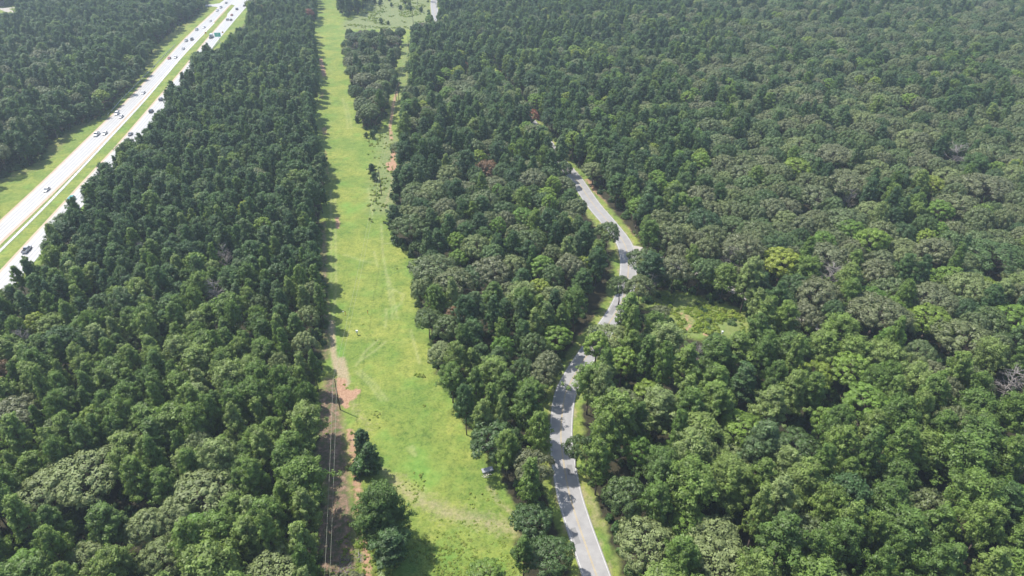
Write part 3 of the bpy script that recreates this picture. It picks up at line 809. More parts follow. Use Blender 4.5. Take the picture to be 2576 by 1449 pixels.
me.materials.append(m)
gr = bpy.data.objects.new('ground', me); COL.objects.link(gr); tag(gr, kind='structure')

# ------------------------------------------------------------------ roads
def strip(name, left, right, z, mat, parent=None):
    v = []; f = []
    for i, (a, b_) in enumerate(zip(left, right)):
        v += [(a[0], a[1], z), (b_[0], b_[1], z)]
        if i: f.append((2 * i - 2, 2 * i - 1, 2 * i + 1, 2 * i))
    return mesh_obj(name, v, f, mat, parent)

def resample(pts, n):
    L = [0]
    for a, b_ in zip(pts[:-1], pts[1:]): L.append(L[-1] + math.hypot(b_[0] - a[0], b_[1] - a[1]))
    t = np.linspace(0, L[-1], n)
    return list(zip(np.interp(t, L, [p[0] for p in pts]), np.interp(t, L, [p[1] for p in pts])))

def paving(name, c0, c1, rough, spec, streak=0.):
    m, nt = new_mat(name)
    geo = N(nt, 'ShaderNodeNewGeometry').outputs['Position']
    c = ramp(nt, noise_n(nt, .35, 5, geo, .6), [(.3, c0), (.7, c1)])
    c = mixc(nt, .35, c, ramp(nt, noise_n(nt, 5., 3, geo, .7), [(.3, (.78, .78, .78)), (.7, (1.15, 1.15, 1.15))]), 'MULTIPLY')
    b = N(nt, 'ShaderNodeBsdfPrincipled'); b.inputs['Roughness'].default_value = rough; b.inputs['Specular IOR Level'].default_value = spec
    nt.links.new(c, b.inputs['Base Color'])
    o = N(nt, 'ShaderNodeOutputMaterial'); nt.links.new(b.outputs[0], o.inputs[0])
    return m
M['asphalt'] = paving('old_asphalt', (.265, .258, .255), (.345, .335, .328), .55, .6)
M['hwy'] = paving('highway_concrete', (.42, .41, .395), (.48, .47, .455), .5, .5)
M['hwy_wear'] = paving('worn_wheel_lane', (.33, .325, .32), (.39, .385, .38), .5, .5)
M['shoulder'] = paving('shoulder_soil', (.42, .31, .22), (.50, .40, .30), .8, .3)
M['gravel'] = paving('pale_gravel', (.36, .33, .30), (.46, .43, .39), .8, .3)
M['white_paint'] = simple('white_road_paint', (.62, .62, .60), .6, .4, var=.12, scale=1)
M['yellow_paint'] = simple('yellow_road_paint', (.50, .37, .14), .6, .4, var=.15, scale=1)
M['concrete'] = simple('concrete', (.60, .59, .57), .7, .4, var=.12, scale=.5)

def kerbed_strip(name, left, right, mat, z=.06, edge=.12):
    """sheet with its outer rims turned down into the soil"""
    v = []; f = []
    for i, (a, b_) in enumerate(zip(left, right)):
        dx, dy = b_[0] - a[0], b_[1] - a[1]; L = math.hypot(dx, dy)
        dx, dy = dx / L * edge, dy / L * edge
        v += [(a[0] - dx, a[1] - dy, z - .15), (a[0], a[1], z), (b_[0], b_[1], z), (b_[0] + dx, b_[1] + dy, z - .15)]
        if i:
            q = 4 * i
            f += [(q - 4, q - 3, q + 1, q), (q - 3, q - 2, q + 2, q + 1), (q - 2, q - 1, q + 3, q + 2)]
    return mesh_obj(name, v, f, mat)

rd = kerbed_strip('country_road', offset(ROAD, -3.45), offset(ROAD, 3.45), M['asphalt']); tag(rd, kind='structure')
M['repair'] = paving('asphalt_repair', (.20, .195, .195), (.24, .235, .23), .6, .5)
for a_, n_, of_, wd_ in ((9, 3, -1.7, 1.3), (22, 2, 1.5, 1.5), (47, 3, 1.8, 1.1), (60, 2, -1.6, 1.6), (84, 4, -1.8, 1.0)):
    seg = ROAD[a_:a_ + n_ + 1]; strip('repair_patch_marking', offset(seg, of_ - wd_ / 2), offset(seg, of_ + wd_ / 2), .067, M['repair'], rd)
for k, (nm, off, w, mt) in enumerate([('edge_line_marking', -3.1, .11, 'white_paint'), ('edge_line_marking', 3.1, .11, 'white_paint'), ('centre_line_marking', -.13, .09, 'yellow_paint'), ('centre_line_marking', .13, .09, 'yellow_paint')]):
    s_ = strip(nm, offset(ROAD, off - w / 2), offset(ROAD, off + w / 2), .075, M[mt], rd)
TG = resample(TRACK_GRAVEL, 60)
wob = [2.2 + .5 * math.sin(i * .7) + (2.5 if i < 8 else 0) * (1 - i / 8) for i in range(60)]
lft = [offset(TG, -w)[i] for i, w in enumerate(wob)]; rgt = [offset(TG, w)[i] for i, w in enumerate(wob)]
tg = kerbed_strip('gravel_track', lft, rgt, M['gravel'], z=.045); tag(tg, kind='structure')

NN = 120
LL, LR = resample(L_LEFT, NN), resample(L_RIGHT, NN)
RL = resample(R_LEFT, NN); RR = offset(RL, 9.6)
h1 = kerbed_strip('highway_near_lanes', RL, RR, M['hwy']); tag(h1, kind='structure')
h2 = kerbed_strip('highway_far_lanes', LL, LR, M['hwy']); tag(h2, kind='structure')
s1 = strip('highway_shoulder', offset(RL, -1.3), RL, .02, M['shoulder']); tag(s1, kind='structure')
s2 = strip('highway_shoulder', offset(LL, -1.2), LL, .02, M['shoulder']); tag(s2, kind='structure')
s3 = strip('highway_shoulder', LR, offset(LR, 1.5), .02, M['shoulder']); tag(s3, kind='structure')
def lerp_line(a, b_, t): return [(p[0] + (q[0] - p[0]) * t, p[1] + (q[1] - p[1]) * t) for p, q in zip(a, b_)]
for par, (A_, B_) in ((h2, (LL, LR)), (h1, (RL, RR))):
    for t in (.24, .42, .62, .80):
        c_ = lerp_line(A_, B_, t)
        strip('wheel_wear_marking', offset(c_, -.35), offset(c_, .35), .066, M['hwy_wear'], par)
    for t in (.07, .93):
        c_ = lerp_line(A_, B_, t); strip('edge_line_marking', offset(c_, -.07), offset(c_, .07), .072, M['white_paint'] if t > .5 else M['yellow_paint'], par)
    c_ = resample(lerp_line(A_, B_, .51), 260)
    v = []; f = []
    oo = offset(c_, -.07); oi_ = offset(c_, .07)
    for i in range(0, len(c_) - 1, 3):
        q = len(v)
        v += [(*oo[i], .073), (*oi_[i], .073), (*oi_[i + 1], .073), (*oo[i + 1], .073)]; f.append((q, q + 1, q + 2, q + 3))
    mesh_obj('lane_dash_marking', v, f, M['white_paint'], par)
junction = [K(*p) for p in [(770, 18), (800, 16), (824, 12), (845, -3), (870, -25), (975, -25), (940, -2), (915, 20), (893, 22), (880, 20), (868, 17), (856, 22), (845, 35), (821, 30), (810, 25.5), (770, 24)]]
jn = mesh_obj('highway_junction', [(x, y, .05) for x, y in junction], [tuple(range(len(junction)))], M['hwy']); tag(jn, kind='structure')
turn = [K(*p) for p in [(799, 124), (838, 78), (850, 66), (853, 52), (870, 33), (881, 20), (900, 20), (905, 40), (870, 80), (830, 124)]]
tn = mesh_obj('turn_lane', [(x, y, .055) for x, y in turn], [tuple(range(len(turn)))], M['hwy']); tag(tn, kind='structure')
MW = resample(MOW, 90)
mw = MB()
for i in range(len(MW) - 1):
    pass
mwo = kerbed_strip('mow_strip', offset(MW, -.65), offset(MW, .65), M['concrete'], z=.09, edge=.03); tag(mwo, kind='structure')
M['steel'] = simple('galvanised_steel', (.55, .57, .58), .4, .5, metal=.7)
cb = empty('cable_barrier', (*MW[0], 0)); tag(cb, 'thin steel cable barrier on posts along the white strip in the grassy median', 'barrier')
posts = MB(); wires_ = [MB(), MB(), MB()]
mm = resample(MOW, 150)
x0, y0 = MW[0]
for i, (x, y) in enumerate(mm):
    posts.box(x - x0 - .05, x - x0 + .05, y - y0 - .05, y - y0 + .05, .05, .95)
    if i:
        for k, z in enumerate((.55, .7, .85)):
            wires_[k].tube((mm[i - 1][0] - x0, mm[i - 1][1] - y0, z), (x - x0, y - y0, z), .02, .02, 3)
pp = posts.build('post_row', M['steel'], cb); tag(pp, kind='stuff')
for w_ in wires_: w_.build('cable', M['steel'], cb)
yl = mesh_obj('driveway', [(*K(*p), .06) for p in [(-60, 30), (0, 31), (30, 29), (56, 27), (56, 29), (33, 33.5), (53, 43.5), (49, 48), (40, 41), (34, 46), (25.5, 46.5), (0, 35.5), (-60, 36)]], [tuple(range(13))], M['gravel']); tag(yl, kind='structure')

# guard rails
def guardrail(pts_o, label):
    pts = resample(catmull([G(*p) for p in pts_o], 5), 40)
    x0, y0 = pts[0]
    e = empty('guard_rail', (x0, y0, 0)); tag(e, label, 'guard rail')
    rail = MB(); post = MB()
    for i in range(len(pts)):
        x, y = pts[i][0] - x0, pts[i][1] - y0
        post.box(x - .08, x + .08, y - .08, y + .08, 0, .7)
        if i:
            a = Vector((pts[i - 1][0] - x0, pts[i - 1][1] - y0, 0)); b_ = Vector((x, y, 0))
            n_ = (b_ - a).normalized().cross(Vector((0, 0, 1)))
            prof = [(0.0, .45), (.09, .52), (.0, .60), (.09, .68), (.0, .78)]
            v = [tuple(p + n_ * (q + .1) + Vector((0, 0, z))) for p in (a, b_) for q, z in prof] + [tuple(p + n_ * (q + .06) + Vector((0, 0, z))) for p in (a, b_) for q, z in prof]
            fs = [(j, j + 1, j + 6, j + 5) for j in range(4)] + [(j + 10, j + 15, j + 16, j + 11) for j in range(4)] + [(4, 14, 19, 9)]
            rail.add(v, fs)
    rail.build('rail', M['steel'], e); tag(post.build('post_row', M['steel'], e), kind='stuff')
guardrail([(441, 114), (405, 150), (372, 185), (338, 220), (306, 252), (290, 271), (272, 290)], 'long grey metal guard rail between the far wood and the highway lanes')
guardrail([(553, 104), (545, 113), (536, 123), (520, 142), (500, 165)], 'short guard rail that ends at the green road sign')

# ------------------------------------------------------------------ individual trees or mass
KINDN = {'pine': 'pine_tree', 'oak': 'oak_tree', 'bright': 'broadleaf_tree', 'withered': 'withered_tree', 'dead': 'dead_tree', 'sapling': 'conifer_sapling', 'cedar': 'cedar_tree'}
ones = 'zero one two three four five six seven eight nine ten eleven twelve thirteen fourteen fifteen sixteen seventeen eighteen nineteen'.split()
tens = 'x x twenty thirty forty fifty sixty seventy eighty ninety'.split()
def num(n):
    n = int(n)
    return ones[n] if n < 20 else tens[n // 10] + ('-' + ones[n % 10] if n % 10 else '')
for t in TREES:
    ox, oy, d = PR(t['x'], t['y'], BASE_H[t['kind']] * t['sz'] * .65)
    t['ox'], t['oy'], t['d'] = ox, oy, d
    r = BASE_R[t['kind']] * t['sx']
    t['size'] = r / d
    m_ = r * F * W0 / d
    t['in'] = -m_ * .3 < ox < W0 + m_ * .3 and -m_ * .3 < oy < H0 + m_ * .3
for k, lim in (('pine', 300), ('oak', 300), ('bright', 290)):
    L_ = sorted([t for t in TREES if t['kind'] == k and t['in']], key=lambda t: (-1 if t['hero'] else 0, -t['size']))
    for t in L_[:lim]: t['ind'] = True
for t in TREES:
    if t['kind'] in ('withered', 'dead', 'cedar') and t['in']: t['ind'] = True

TONE = {('pine', 2): 'fresh green', ('pine', 0): 'dark green', ('pine', 1): 'fresh green', ('oak', 0): 'grey green', ('oak', 1): 'deep green', ('oak', 2): 'pale', ('bright', 0): 'bright green', ('withered', 0): 'brown', ('withered', 1): 'rust red', ('dead', 0): 'bare grey', ('cedar', 0): 'dark'}
CATN = {'pine': 'pine', 'oak': 'oak', 'bright': 'broadleaf', 'withered': 'withered tree', 'dead': 'dead tree', 'cedar': 'conifer'}
used = set()
def auto_label(t):
    lb = auto_label0(t)
    if len(lb.replace(',', '').split()) > 16: lb = lb.replace('small ', '').replace('broad ', '').replace(' down the photo', ' down')
    return lb
def auto_label0(t):
    ox = min(max(t['ox'] / W0 * 100, 0), 99); oy = min(max(t['oy'] / H0 * 100, 0), 99)
    rr = region(t['ox'], t['oy'], t['x'], t['y'])
    r = BASE_R[t['kind']] * t['sx']
    big = r > (4.6 if t['kind'] == 'pine' else 5.8 if t['kind'] == 'oak' else 4.4)
    small = r < (3.5 if t['kind'] == 'pine' else 4.6 if t['kind'] == 'oak' else 3.4)
    size = 'broad ' if big else 'small ' if small else ''
    place = {'left': 'in the pine wood', 'far_wood': 'across the highway', 'island': 'on the tree island', 'wedge': 'in the middle wood', 'right': 'in the large wood'}[rr]
    if t['d'] and rr in ('wedge', 'right') and dist_pl(t['x'], t['y'], ROAD) < 11: place = 'beside the road'
    elif rr in ('left', 'wedge') and abs(float(dist_pl(t['x'], t['y'], cor_w))) < 6: place = 'beside the field'
    a, b_ = int(round(ox)), int(round(oy))
    for da, db in ((0, 0), (0, 1), (1, 0), (0, -1), (-1, 0), (1, 1), (-1, -1), (1, -1), (-1, 1), (2, 0), (0, 2), (-2, 0), (0, -2)):
        lb = f"{size}{TONE[(t['kind'], t['tint'])]} {CATN[t['kind']]} {place}, {num(max(a + da, 0))} hundredths across and {num(max(b_ + db, 0))} down the photo"
        if lb not in used: break
    used.add(lb)
    return lb
GRP = {'pine': 'pines of the woods', 'oak': 'oaks of the woods', 'bright': 'light green broadleaf trees', 'withered': 'withered trees', 'dead': 'dead trees', 'cedar': 'dark conifers at the field'}
mass = {'pine': [], 'oak': [], 'bright': []}
n_ind = 0
for t in TREES:
    k = t['kind']
    if t.get('ind'):
        crown, trunk = PROTO[(k, t['tint'])][t['var']]
        e = empty(KINDN[k], (t['x'], t['y'], 0), t['rot']); e.scale = (t['sx'], t['sx'], t['sz'])
        tag(e, t['label'] or auto_label(t), {'pine': 'pine tree', 'oak': 'oak tree', 'bright': 'tree', 'withered': 'withered tree', 'dead': 'dead tree', 'cedar': 'conifer'}[k], GRP[k])
        for nm, dat in (('crown', crown), ('trunk', trunk)):
            c_ = bpy.data.objects.new(nm, dat); COL.objects.link(c_); c_.parent = e
        n_ind += 1
    elif k in mass: mass[k].append(t)
print('TREES', len(TREES), 'individual', n_ind, {k: len(v) for k, v in mass.items()}, 'bush', len(BUSH))

def instancer(name, pts, protos, label_mat):
    """pts: (x, y, z, sx, sz, rot, index); one object whose geometry nodes set plants on points"""
    me = bpy.data.meshes.new(name)
    me.from_pydata([(p[0], p[1], p[2]) for p in pts], [], [])
    for nm, ty, vals in (('pscale', 'FLOAT_VECTOR', [c for p in pts for c in (p[3], p[3], p[4])]), ('prot', 'FLOAT', [p[5] for p in pts]), ('pidx', 'INT', [p[6] for p in pts])):
        a = me.attributes.new(nm, ty, 'POINT')
        a.data.foreach_set('vector' if ty == 'FLOAT_VECTOR' else 'value', vals)
    ob = bpy.data.objects.new(name, me); COL.objects.link(ob)
    coll = bpy.data.collections.new(name + '_sources')
    for i, (crown, trunk) in enumerate(protos):
        # one source mesh per plant: crown and trunk joined
        src = crown.copy()
        if trunk is not None:
            import bmesh
            bm = bmesh.new(); bm.from_mesh(trunk)
            tv = [tuple(v.co) for v in bm.verts]; tf = [[v.index for v in f.verts] for f in bm.faces]; bm.free()
            n0 = len(crown.vertices); nl0 = len(crown.loops)
            cv = np.empty(n0 * 3, np.float32); crown.vertices.foreach_get('co', cv)
            k = crown.polygons[0].loop_total
            simple_crown = nl0 == n0
            faces = [list(range(j, j + k)) for j in range(0, n0, k)] if simple_crown else [list(p.vertices) for p in crown.polygons]
            src = bpy.data.meshes.new('woodland_plant')
            src.from_pydata([tuple(c) for c in cv.reshape(-1, 3)] + tv, [], faces + [[q + n0 for q in f] for f in tf])
            src.materials.append(crown.materials[0]); src.materials.append(trunk.materials[0])
            src.polygons.foreach_set('material_index', [0] * len(faces) + [1] * len(tf))
            src.polygons.foreach_set('use_smooth', [True] * (len(faces) + len(tf)))
            if 'tone' in crown.attributes:
                tn_ = np.empty(n0, np.float32); crown.attributes['tone'].data.foreach_get('value', tn_)
                at = src.attributes.new('tone', 'FLOAT', 'POINT'); at.data.foreach_set('value', np.concatenate([tn_, np.full(len(tv), .5, np.float32)]))
            nn = np.empty(nl0 * 3, np.float32); crown.corner_normals.foreach_get('vector', nn)
            nn = nn.reshape(-1, 3)
            src.update()
            if simple_crown:
                ns = [tuple(v) for v in nn] + [(0., 0., 0.)] * len(tv)
                src.normals_split_custom_set_from_vertices(ns)
        so = bpy.data.objects.new('%s_source_%02d' % (name, i), src); coll.objects.link(so)
    ng = bpy.data.node_groups.new(name + '_nodes', 'GeometryNodeTree')
    ng.interface.new_socket('Geometry', in_out='INPUT', socket_type='NodeSocketGeometry')
    ng.interface.new_socket('Geometry', in_out='OUTPUT', socket_type='NodeSocketGeometry')
    gi = ng.nodes.new('NodeGroupInput'); go = ng.nodes.new('NodeGroupOutput')
    ci = ng.nodes.new('GeometryNodeCollectionInfo'); ci.inputs['Collection'].default_value = coll
    ci.inputs['Separate Children'].default_value = True; ci.inputs['Reset Children'].default_value = True
    ip = ng.nodes.new('GeometryNodeInstanceOnPoints'); ip.inputs['Pick Instance'].default_value = True
    def na(nm, ty):
        n = ng.nodes.new('GeometryNodeInputNamedAttribute'); n.data_type = ty; n.inputs['Name'].default_value = nm
        return n.outputs['Attribute']
    cx = ng.nodes.new('ShaderNodeCombineXYZ'); ng.links.new(na('prot', 'FLOAT'), cx.inputs['Z'])
    ng.links.new(gi.outputs[0], ip.inputs['Points']); ng.links.new(ci.outputs[0], ip.inputs['Instance'])
    ng.links.new(na('pidx', 'INT'), ip.inputs['Instance Index']); ng.links.new(na('pscale', 'FLOAT_VECTOR'), ip.inputs['Scale'])
    er = ng.nodes.new('FunctionNodeEulerToRotation'); ng.links.new(cx.outputs[0], er.inputs[0]); ng.links.new(er.outputs[0], ip.inputs['Rotation'])
    ng.links.new(ip.outputs[0], go.inputs[0])
    md = ob.modifiers.new('plants', 'NODES'); md.node_group = ng
    tag(ob, kind='stuff')
    return ob

for k, nm in (('pine', 'pine_woods'), ('oak', 'oak_woods'), ('bright', 'broadleaf_woods')):
    if not mass[k]: continue
    keys = sorted({t['tint'] for t in mass[k]})
    protos = []; base = {}
    for q in keys:
        base[q] = len(protos); protos += PROTO[(k, q)]
    instancer(nm, [(t['x'], t['y'], 0, t['sx'], t['sz'], t['rot'], base[t['tint']] + t['var']) for t in mass[k]], protos, None)
instancer('undergrowth', [(x, y, 0, s, s, RND.uniform(0, 6), i) for x, y, _, s, i in BUSH], [(s, None) for s in SHRUBS], None)

# weeds in the near field, field saplings
wd = []
for _ in range(5200):
    oy = 640 + 820 * RND.random() ** .7; ox = RND.uniform(800, 1310)
    if not inpoly(ox, oy, COR_VIS): continue
    x, y = G(ox, oy)
    if mottled(x, y, 9, 2) + RND.uniform(-.25, .25) < .50 - .62 * (oy > 1310): continue
    s = RND.uniform(.35, .9)
    wd.append((x, y, -.05, s, s * RND.uniform(.35, .8), RND.uniform(0, 6), RND.randrange(2)))
for _ in range(560):
    ox = RND.uniform(926, 1000); oy = RND.uniform(335, 560)
    if not inpoly(ox, oy, COR_VIS): continue
    x, y = G(ox, oy); s = RND.uniform(.5, 1.5)
    if mottled(x, y, 5, 2) + RND.uniform(-.2, .2) < .0: continue
    wd.append((x, y, -.05, s, s, RND.uniform(0, 6), RND.randrange(2)))
for _ in range(1500):
    ox = RND.uniform(866, 1070); oy = RND.uniform(0, 72)
    if not open_in_view(ox, oy): continue
    x, y = G(ox, oy)
    if mottled(x, y, 14, 2) < .05: continue
    s = RND.uniform(.8, 1.9)
    wd.append((x, y, -.05, s, s, RND.uniform(0, 6), RND.randrange(2)))
for _ in range(2200):
    ox = RND.uniform(1640, 1880); oy = RND.uniform(742, 850)
    if not inpoly(ox, oy, CLEAR_VIS): continue
    x, y = G(ox, oy); s = RND.uniform(.5, 1.4) * (2.0 if RND.random() < .07 else 1)
    if mottled(x, y, 8, 6) + RND.uniform(-.4, .4) < .0: continue
    if dist_pl(x, y, GP([(1716, 789), (1729, 798), (1739, 813), (1727, 829)])) < 1.4: continue
    wd.append((x, y, -.05, s, s, RND.uniform(0, 6), RND.randrange(2)))
instancer('weeds', wd, [(w, None) for w in WEEDS], None)

SAP = [(958, 8, 'dark young conifer in the dry far field, beside the clump of trees'), (955, 14, 'dark young conifer low in a pair beside the clump'), (979, 3, 'dark young conifer at the far border of the dry field'),
       (985, 17, 'wide young conifer in the upper middle of the dry field'), (1008, 25, 'small round conifer in the middle of the dry field'), (1025, 24, 'young conifer next to the small round one in the dry field'),
       (1033, 27, 'tiny conifer closing a row of three in the dry field'), (1018, 10, 'young conifer near the far border, mid field'), (1031, 15, 'thin young conifer toward the utility pole of the far field'),
       (959, 60, 'dark bushy conifer standing before the tree island'), (977, 62, 'ragged dark conifer joined to the back of the island'), (943, 8, 'faint young conifer next to the clump shadow'), (1060, 30, 'tiny conifer by the field rim near the road'),
       (936, 435, 'young pine leaning over the grass, upper of two beside the lone utility pole'), (943, 455, 'young pine lower of two beside the lone utility pole'), (996, 488, 'young pine at the wood edge, below the single conifer'), (1003, 483, 'young pine at the wood edge, right behind another'),
       (938, 348, 'young pine sprouting near the tip of the tree island'), (922, 346, 'smaller young pine near the tip of the tree island'), (899, 308, 'low conifer hugging the foot of the island'), (875, 44, 'low dark conifer below the clump'),
       (998, 510, 'thin young pine at the path edge'), (986, 500, 'thin young pine in the weeds by the path')]
for i, (ox, oy, lb) in enumerate(SAP):
    x, y = G(ox, oy); s = RND.uniform(.7, 1.15) * (1.1 if oy < 80 else 1.0)
    e = empty('conifer_sapling', (x, y, 0), RND.uniform(0, 6)); e.scale = (s * 1.2, s * 1.2, s)
    tag(e, lb, 'sapling', 'young conifers in the open')
    crown, trunk = PROTO[('sapling', 0)][i % 2]
    for nm, dat in (('crown', crown), ('trunk', trunk)):
        c_ = bpy.data.objects.new(nm, dat); COL.objects.link(c_); c_.parent = e
BSH = [(914, 1188, 2.6, 'feathery light green bush between the dark conifers and the isolated pine'), (1253, 905, 0, ''), (884, 1090, .9, 'small bush by the dirt strip opposite the conifers'), (876, 1178, 1.5, 'narrow green bush between the wires and the dirt strip'),
       (1248, 1440, 0, ''), (1047, 944, .35, 'leftmost small bush of a short row in the field by the round oak'), (1054, 946, .45, 'middle bush of the short row in the field by the round oak'), (1064, 947, .45, 'last bush of the short row, closest to the round oak'),
       (906, 1372, 1.6, 'silvery small bush below the isolated pine at the dirt strip')]
for ox, oy, s, lb in BSH:
    if not s: continue
    x, y = G(ox, oy)
    if s < .5: s *= 3.2
    o = bpy.data.objects.new('bush', SHRUBS[1] if s > 1.6 else WEEDS[1]); COL.objects.link(o); o.location = (x, y, 0); o.scale = (s, s, s); o.rotation_euler = (0, 0, s * 7)
    tag(o, lb, 'bush', 'bushes in the open')

# ------------------------------------------------------------------ power lines
M['pole'] = simple('weathered_pole_wood', (.085, .068, .055), .85, .2, var=.3, scale=2)
M['wire'] = simple('aluminium_wire', (.34, .35, .27), .6, .3)
M['insul'] = simple('grey_insulator', (.55, .55, .56), .3, .5)
def pole(ox, oy, h, label, rz=.1, arms=True):
    x, y = G(ox, oy)
    e = empty('utility_pole', (x, y, 0), rz); tag(e, label, 'utility pole', 'utility poles')
    a = MB(); a.tube((0, 0, -.2), (0, 0, h), .19, .12, 8); a.build('pole_shaft', M['pole'], e, True)
    if arms:
        a = MB(); a.box(-1.15, 1.15, -.2, -.1, h - .75, h - .6); a.tube((-.8, -.15, h - .7), (0, -.12, h - 1.5), .03, .03, 4); a.tube((.8, -.15, h - .7), (0, -.12, h - 1.5), .03, .03, 4)
        a.build('crossarm', M['pole'], e)
    for q in (-1, 1):
        a = MB(); a.tube((q * (1.0 if arms else .0), -.15, h - .6), (q * (1.0 if arms else 0.), -.15, h - .3), .06, .09, 6); a.build('insulator', M['insul'], e)
    return x, y, h
line_poles = [((1096, 1700), 12, 'p0'), ((856, 1030), 12.5, 'dark utility pole on the bare red soil patch at the edge of the field'), ((960, 490), 13.5, 'lone tall utility pole standing in the weeds of the grass corridor'), ((1004, 257), 12, 'utility pole on the path beside the tree island'),
              ((1029, 130), 12, 'utility pole where the path leaves the tree island'), ((1040, 62), 11.5, 'utility pole at the near rim of the dry field'), ((1051, 15), 11.5, 'utility pole in the upper corner of the dry field')]
tops = []
for (ox, oy), h, lb in line_poles:
    if lb == 'p0':
        x, y = G(890, 1480); tops.append((x + 3, y - 42, 12)); continue
    x, y, h = pole(ox, oy, h, lb, arms=False); tops.append((x, y, h))
x, y = G(1066, -30); tops.append((x, y + 20, 11))
def wire(name, P, label, off, drop, r=.05, grp='overhead wires'):
    mb = MB(); x0, y0 = P[0][0], P[0][1]
    for (a, b_) in zip(P[:-1], P[1:]):
        pr = None
        dx, dy = b_[0] - a[0], b_[1] - a[1]; L = math.hypot(dx, dy)
        for i in range(17):
            t = i / 16
            p = (a[0] - x0 + dx * t + dy / L * off, a[1] - y0 + dy * t - dx / L * off, a[2] - drop + (b_[2] - a[2]) * t - L * .016 * 4 * t * (1 - t))
            if pr: mb.tube(pr, p, r, r, 4)
            pr = p
    o = mb.build('overhead_wire', M['wire']); o.location = (x0, y0, 0)
    tag(o, label, 'wire', grp)
wire('w', tops, 'upper of two pale wires strung over the lone pole and down past the red soil', -.45, .15, .026)
wire('w', tops, 'lower of two pale wires strung over the lone pole and down past the red soil', .45, 1.5, .026)
q1 = pole(821, 517, 12.5, 'utility pole half hidden against the pine wood across from the lone pole')
q0 = (*G(838, 1010), 12.5); q2 = (*G(812, 215), 12)
q0b = (*G(838, 930), 12)

# ------------------------------------------------------------------ signs
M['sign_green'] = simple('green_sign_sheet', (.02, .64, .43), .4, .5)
M['sign_white'] = simple('white_sign_letters', (.85, .85, .85), .5, .3)
M['sign_yellow'] = simple('yellow_sign_sheet', (.80, .42, .03), .5, .4)
M['black'] = simple('black_paint', (.02, .02, .02), .5, .4)
x, y = K(826, 161.5)
e = empty('road_sign', (x, y, 0), math.radians(8)); tag(e, 'large green guide sign with white lettering on one steel mast beside the highway', 'road sign')
a = MB(); a.tube((0, 0, 0), (0, 0, 8.2), .2, .16, 10); a.box(-.6, .6, -.6, .6, 0, .25); a.build('mast', M['steel'], e)
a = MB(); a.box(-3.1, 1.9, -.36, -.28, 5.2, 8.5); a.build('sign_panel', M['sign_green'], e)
a = MB()
for (p, q, r_, s_) in ((-3.0, 1.8, 8.33, 8.4), (-3.0, 1.8, 5.3, 5.37), (-3.0, -2.93, 5.37, 8.33), (1.73, 1.8, 5.37, 8.33)): a.box(p, q, -.39, -.362, r_, s_)
a.build('panel_border', M['sign_white'], e)
a = MB()
for (p, q, z_, hh) in ((-2.3, 1.2, 7.9, .34), (-1.6, .5, 7.2, .4), (-2.7, .4, 6.4, .42), (-1.5, -.9, 5.65, .3), (-.5, .9, 5.65, .36)):
    x_ = p
    while x_ < q:                       # rows of lettering too small to read in the photo
        w_ = RND.uniform(.22, .36); a.box(x_, min(q, x_ + w_), -.39, -.362, z_ + RND.uniform(0, .05), z_ + hh); x_ += w_ + .1
a.build('lettering', M['sign_white'], e)
a = MB(); a.add([(.75, -.385, 6.95), (1.0, -.385, 7.1), (1.65, -.385, 6.5), (1.5, -.385, 6.3)], [(0, 1, 2, 3)]); a.build('arrow_symbol', M['sign_white'], e)
for (kx, ky, lb) in ((774, 136, 'orange diamond warning sign in the grassy median'), (838, 134, 'orange diamond warning sign on the verge behind the green sign')):
    x, y = K(kx, ky)
    e = empty('warning_sign', (x, y, 0), math.radians(8)); tag(e, lb, 'warning sign', 'warning signs')
    a = MB(); a.tube((0, 0, 0), (0, 0, 2.4), .05, .05, 6); a.build('post', M['steel'], e)
    a = MB(); r_ = .95
    v = [(0, -.08, 2.9 + r_), (r_, -.08, 2.9), (0, -.08, 2.9 - r_), (-r_, -.08, 2.9), (0, -.05, 2.9 + r_), (r_, -.05, 2.9), (0, -.05, 2.9 - r_), (-r_, -.05, 2.9)]
    a.add(v, [(3, 2, 1, 0), (4, 5, 6, 7), (0, 1, 5, 4), (1, 2, 6, 5), (2, 3, 7, 6), (3, 0, 4, 7)]); a.build('sign_panel', M['sign_yellow'], e)
    a = MB(); a.box(-.09, .09, -.10, -.082, 2.5, 3.15); a.add([(-.28, -.09, 3.1), (.28, -.09, 3.1), (0, -.09, 3.45)], [(0, 1, 2)]); a.build('arrow_symbol', M['black'], e)
x, y = K(782, 28)
pole(782 * W0 / 3840, 28 * W0 / 3840, 11, 'thin utility pole on the verge at the side road of the highway', arms=True)

# ------------------------------------------------------------------ vehicles
M['glass'] = simple('dark_car_glass', (.10, .11, .12), .12, .9)
M['tyre'] = simple('tyre_rubber', (.02, .02, .02), .8, .3)
M['lamp_w'] = simple('headlight_lens', (.75, .78, .8), .15, .7)
M['lamp_r'] = simple('tail_light_lens', (.35, .02, .02), .2, .6)
M['rim'] = simple('wheel_rim_metal', (.5, .5, .52), .35, .5, metal=.6)
PAINT = {'white': (.80, .80, .80), 'silver': (.45, .47, .50), 'black': (.02, .022, .027), 'grey': (.14, .15, .17), 'red': (.35, .03, .03), 'teal': (.05, .30, .27), 'blue': (.04, .07, .18)}
for k in list(PAINT): 
    m = simple(k + '_car_paint', PAINT[k], .3, .6); m.node_tree.nodes['Principled BSDF'].inputs['Coat Weight'].default_value = .6; PAINT[k] = m

